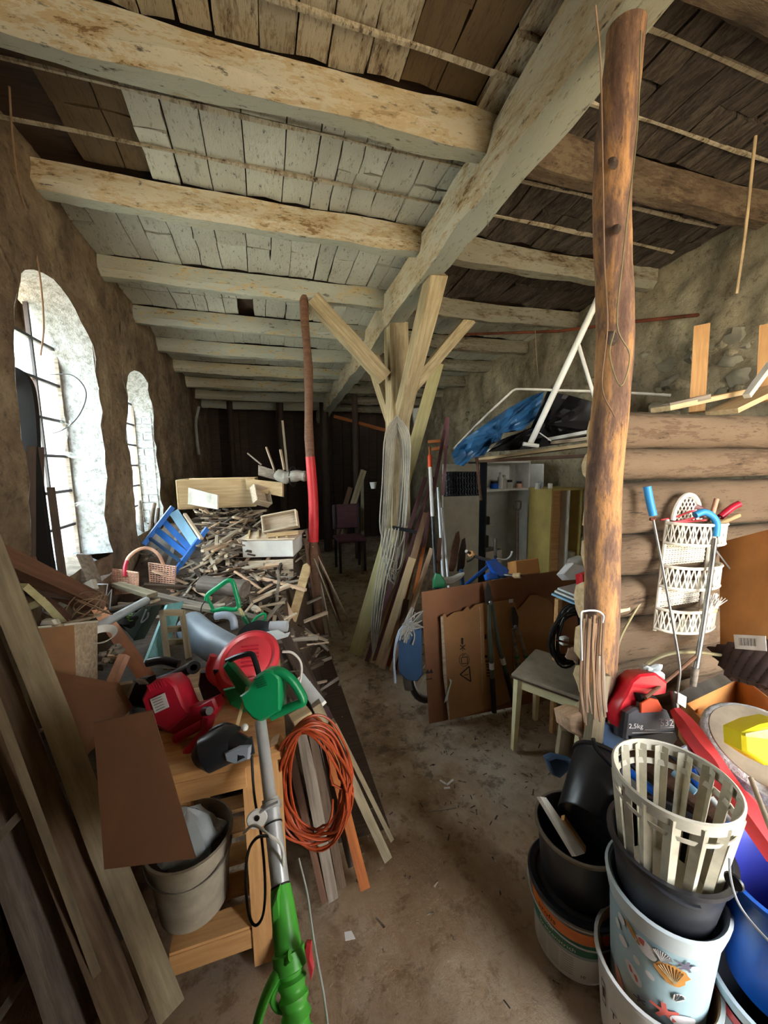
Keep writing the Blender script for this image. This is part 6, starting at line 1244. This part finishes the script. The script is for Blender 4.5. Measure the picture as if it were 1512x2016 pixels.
for k in range(nS):
    a=2*PI*k/nS; g=G(); e=V((math.cos(a),math.sin(a),0)); t=V((-math.sin(a),math.cos(a),0)); w_=.0155
    def sp_(u_,v_): z=bz+(tz-.012-bz)*v_; x=(u_-.5)*2; return S0_+e*(rr_(z)+.011*(1-abs(x)))+t*(w_*x*(.8+.25*v_))+V((0,0,z))
    g.sheet(sp_,4,5,.0016); mk('slat',g,'slat_grime',sl)
mk('top_rim',G().lathe([(rr_(tz)+.001,tz-.030),(rr_(tz)+.005,tz-.030),(rr_(tz)+.008,tz),(rr_(tz)+.003,tz+.003),(rr_(tz)+.000,tz)],48,o=(S0_.x,S0_.y,0)),'offwhite_plastic',sl)
mk('middle_band',G().lathe([(rr_(tz-.06)+.005,tz-.066),(rr_(tz-.05)+.008,tz-.052),(rr_(tz-.05)+.0055,tz-.052),(rr_(tz-.06)+.003,tz-.066)],48,o=(S0_.x,S0_.y,0)),'offwhite_plastic',sl)
mk('base_ring',G().lathe([(0,bz),(.09,bz),(.09,bz+.008),(0,bz+.008)],40,o=(S0_.x,S0_.y,0)),'offwhite_plastic',sl)
# blue bucket and the black lidded bucket below it
bpk=bucket('black_paint_bucket','black and white striped paint bucket under the blue bucket in the corner','bucket',(1.17,.47,.0),.150,.130,.30,'bag_black','tub_black')
mk('white_rim',G().lathe([(.148,.275),(.157,.275),(.160,.302),(.151,.304)],48,o=(1.17,.47,0)),'clear_white',bpk); mk('red_stripe',G().lathe([(.1495,.235),(.1525,.262)],48,o=(1.17,.47,0)),'coral_plastic',bpk); mk('grey_stripe',G().lathe([(.1470,.19),(.1495,.232)],48,o=(1.17,.47,0)),'grey_plastic',bpk)
bbk=bucket('blue_bucket','bright blue bucket with a thin white bail at the right edge','bucket',(1.15,.475,.31),.140,.100,.30,'blue_plastic','navy_inside',lip=.010)
mk('bail',G().tube(curve_pts(pt([(1436,1690),(1438,1725),(1450,1770),(1475,1810),(1520,1860)],[.80,.79,.78,.76,.72]),5),.0022,6),'aluminium',bbk); mk('bail_lug',G().lathe([(0,.006),(.016,.004),(.018,0)],14,o=A(1445,1735,d=.82),ax=V((-1,-.2,0))),'black_plastic',bbk)
# blue dustpans and clutter behind buckets
g=G(); pp(g,[(1185,1422),(1198,1424),(1236,1452),(1232,1500),(1200,1490),(1176,1448)],1.33,.05); mk('blue_tray',g,'blue_metal',None,'blue plastic tray behind the tipped black bucket','tray')
g=G(); pp(g,[(1078,1497),(1092,1490),(1128,1498),(1124,1516),(1105,1534),(1090,1528)],1.42,.05); mk('blue_dustpan',g,'light_blue' if 0 else 'blue_metal',None,'small blue dustpan on the floor left of the tipped black bucket','dustpan')
for k,(a,b,r_,mt,lb) in enumerate((((1240,1520),(1290,1560),.012,'blue_plastic','blue bar behind the slatted basket'),((1300,1470),(1335,1500),.006,'black_rubber','black cable below the charcoal bag'),((1345,1470),(1400,1540),.012,'grey_plastic','grey tube lying beside the red parasol'),((1325,1520),(1370,1560),.010,'light_blue','light blue tube seen through the slatted basket'),((1360,1515),(1385,1570),.012,'blue_plastic','blue bottle neck seen through the slatted basket'),((1400,1570),(1440,1620),.008,'white_plastic','white rod between slatted basket and parasol'))):
    pole('loose_tube',A(*a,d=1.15),A(*b,d=1.1),r_,mt,label=lb,cat='tube')
quad('maroon_box',[A(1205,1432,d=1.36),A(1245,1428,d=1.36),A(1250,1462,d=1.34),A(1215,1470,d=1.34)],.06,'maroon_wood',label='dark red box edge under the charcoal bag',cat='box')
# ---- chair ----
cr2=thing('yellow_stool','pale yellow painted stool with a worn grey seat beside the bark post','stool',(1.5,1.64,0)); cu=V((.53,-.85,0)).normalized(); cv=V((.85,.53,0)).normalized(); cc2=V((1.48,1.62,0)); hs=.165
def cpt(a,b,z): return cc2+cu*a*hs+cv*b*hs+V((0,0,z))
Ms=Matrix(((cu.x,cv.x,0,cc2.x),(cu.y,cv.y,0,cc2.y),(cu.z,cv.z,1,0),(0,0,0,1)))
mk('seat',G().rbox((-hs-.02,-hs-.02,.435),(hs+.02,hs+.02,.455),.006),'seat_grey',cr2,M=Ms); mk('seat_edge',G().rbox((-hs-.022,-hs-.022,.430),(hs+.022,hs+.022,.4348),.002),'brown_wood',cr2,M=Ms)
for a in(-1,1):
    for b in(-1,1): mk('leg',G().add([cpt(a,b,0)+V((dx*.012,dy*.012,0)) for dx,dy in((-1,-1),(1,-1),(1,1),(-1,1))]+[cpt(a*.94,b*.94,.43)+V((dx*.018,dy*.018,0)) for dx,dy in((-1,-1),(1,-1),(1,1),(-1,1))],[(3,2,1,0),(4,5,6,7),(0,1,5,4),(1,2,6,5),(2,3,7,6),(3,0,4,7)]),'yellow_paint',cr2)
for a,b in (((-1,-1),(1,-1)),((1,-1),(1,1)),((-1,1),(1,1)),((-1,-1),(-1,1))): plank('apron',cpt(a[0]*.9,a[1]*.94,.40),cpt(b[0]*.9,b[1]*.94,.40),.018,.055,'yellow_paint',cr2)
plank('stretcher',cpt(-.9,1,.2),cpt(.9,1,.2),.014,.02,'yellow_paint',cr2)
# black hose coil above stool, coppery bundle, stump, strings
g=G()
for k in range(12):
    c=A(1121+R4.uniform(-5,5),1252+R4.uniform(-5,5),d=1.95+R4.uniform(-.03,.03)); rx=.075+R4.uniform(-.02,.03); rz=.13+R4.uniform(-.02,.02); g.tube([c+RT*(rx*math.cos(a)+.025*math.sin(a))+UP*(rz*math.sin(a))+fw*.02*math.sin(a+k) for a in [2*PI*j/24 for j in range(24)]],.0055,6,closed=True)
co_=mk('black_cable_coil',g,'cable_black',None,'thick coil of black cable hanging above the yellow stool','cable')
mk('white_plug',G().rbox(A(1112,1262,d=1.9)+V((-.02,-.01,-.02)),A(1112,1262,d=1.9)+V((.02,.02,.02)),.004),'white_plastic',co_)
wire('coil_hook',[(1096,1260),(1130,1268),(1160,1262)],1.88,.005,'rust','rusty rod holding the black cable coil','rod')
mk('burlap_bundle',G().ball(A(1135,1285,d=1.85),.05,12,8,.9,(.9,.8,1)),'rope_jute',None,'tangled grey-brown bundle resting at the back of the yellow stool','bundle')
rp=thing('string_bundle','bundle of tan strings and slats hanging from a wire hook on the bark post','string',A(1165,1420,d=1.3))
for k in range(9):
    x=1146+k*5+R4.uniform(-1,1); mk('string',G().tube(curve_pts(pt([(x+4,1212+R4.uniform(-3,6)),(x,1280),(x+R4.uniform(-4,4),1350),(x+4+R4.uniform(-5,5),1400+R4.uniform(-10,30))],1.27+R4.uniform(-.02,.02)),4),.0028 if k%2 else .0045,5),'rope_jute',rp)
mk('hook',G().tube(curve_pts(pt([(1146,1300),(1144,1215),(1152,1203),(1176,1203),(1188,1212),(1186,1226)],1.25),4),.003,6),'aluminium',rp)
plank('slat',A(1170,1226,d=1.27),A(1176,1410,d=1.29),.014,.012,'rope_jute',rp,upv=fw,jit=.004); plank('slat',A(1182,1290,d=1.28),A(1190,1400,d=1.3),.02,.012,'grey_wood',rp,upv=fw,jit=.004)
g=G(); pp(g,[(1116,1412),(1140,1404),(1162,1408),(1166,1440),(1150,1456),(1122,1442)],1.42,.12); mk('split_log',g,'pink_wood',None,'pale split log resting at the foot of the bark post','log'); plank('wood_stub',A(1108,1490,d=1.55),A(1116,1432,d=1.5),.05,.04,'weathered',label='short upright block under the pale split log',cat='block'); plank('post_brace_board',A(1165,1500,d=1.32),A(1185,1330,d=1.3),.045,.03,'weathered',label='ragged brown board standing in front of the bark post foot',cat='board',jit=.012,upv=fw)
# bench with white boards behind the coil
wt=thing('side_table','narrow table piled with pale boards behind the cable coil','table',(1.95,2.05,0))
for k,(o_,mt) in enumerate(((0,'light_blue'),(.014,'white_enamel'),(.028,'clear_white'))):
    quad('pale_board',[q+V((0.02*k,0,o_)) for q in (A(1086,1168,d=2.15),A(1125,1158,d=2.4),A(1230,1180,d=2.15),A(1180,1208,d=1.95))],.010,mt,parent=wt)
for p in (A(1100,1172,d=2.18),A(1200,1190,d=2.1)): mk('leg',G().tube([p-V((0,0,.02)),V((p.x,p.y,0))],.02,8),'pine',wt)
g=G(); pp(g,[(1150,1172),(1168,1170),(1168,1196),(1150,1192)],1.98,.03); mk('blue_packet',g,'light_blue',None,'light blue packet on the pale boards','packet')
g=G(); pp(g,[(1145,1130),(1168,1122),(1168,1160),(1148,1162)],2.15,.08); mk('red_packet',g,'red_paint',None,'red and white packet behind the bark post','packet')
g=G(); g.ball(A(1145,1108,d=2.5),.10,14,8,.5,(1.3,.8,.35)); mk('grey_cloth',g,'hose_grey',None,'grey crumpled cloth lying on the clutter behind the cardboard','cloth')
g=G(); pp(g,[(1108,1130),(1128,1108),(1165,1118),(1168,1140),(1120,1142)],2.4,.10); mk('paper_stack',g,'paper_white',None,'loose pale papers behind the cardboard sheet','paper')
g=G(); pp(g,[(1014,1104),(1060,1098),(1064,1128),(1016,1134)],2.75,.18); mk('small_carton',g,'card_orange',None,'small orange-brown carton behind the bicycle handlebar','carton')
# floor litter
g=G()
for k in range(300):
    y=R4.choice((R4.uniform(.6,3.3),R4.uniform(1.0,2.0))); x=R4.uniform(.25,1.9); s_=R4.uniform(.003,.008); a=R4.uniform(0,6.3); e=V((math.cos(a),math.sin(a),0))*s_*R4.uniform(1,3); f=V((-math.sin(a),math.cos(a),0))*s_*.5; c=V((x,y,.004+.012*nz(x*3,y*3,0)))
    g.add([c-e-f,c+e-f,c+e+f,c-e+f,c+V((0,0,s_*.5))],[(0,1,4),(1,2,4),(2,3,4),(3,0,4)])
mk('floor_litter',g,'stick_mixed',None,'small wood chips and bark bits scattered over the dirt floor','litter',kind='stuff')
quad('paper_scrap',[A(678,1835,z=.012),A(692,1832,z=.012),A(700,1848,z=.012),A(680,1852,z=.012)],.001,'paper_white',label='small white paper scrap on the floor in the lower middle',cat='paper')
for k,(px,py) in enumerate(((866,1536),(874,1552),(880,1545))): plank('white_splinter',A(px,py,z=.012),A(px+12,py+8-k*9,z=.014),.008,.005,'paper_white',label='white wood splinter on the bright patch of floor',cat='splinter',group='white splinters on the floor')
wire('floor_wire',[(680,1360),(720,1380),(770,1388)],[2.7,2.62,2.6],.002,'rope_tan','thin pale wire lying on the floor of the aisle','wire')
plank('twig',A(842,1598,z=.012),A(898,1590,z=.012),.006,.005,'beige_stick',label='straight pale twig lying in the middle of the floor',cat='twig')
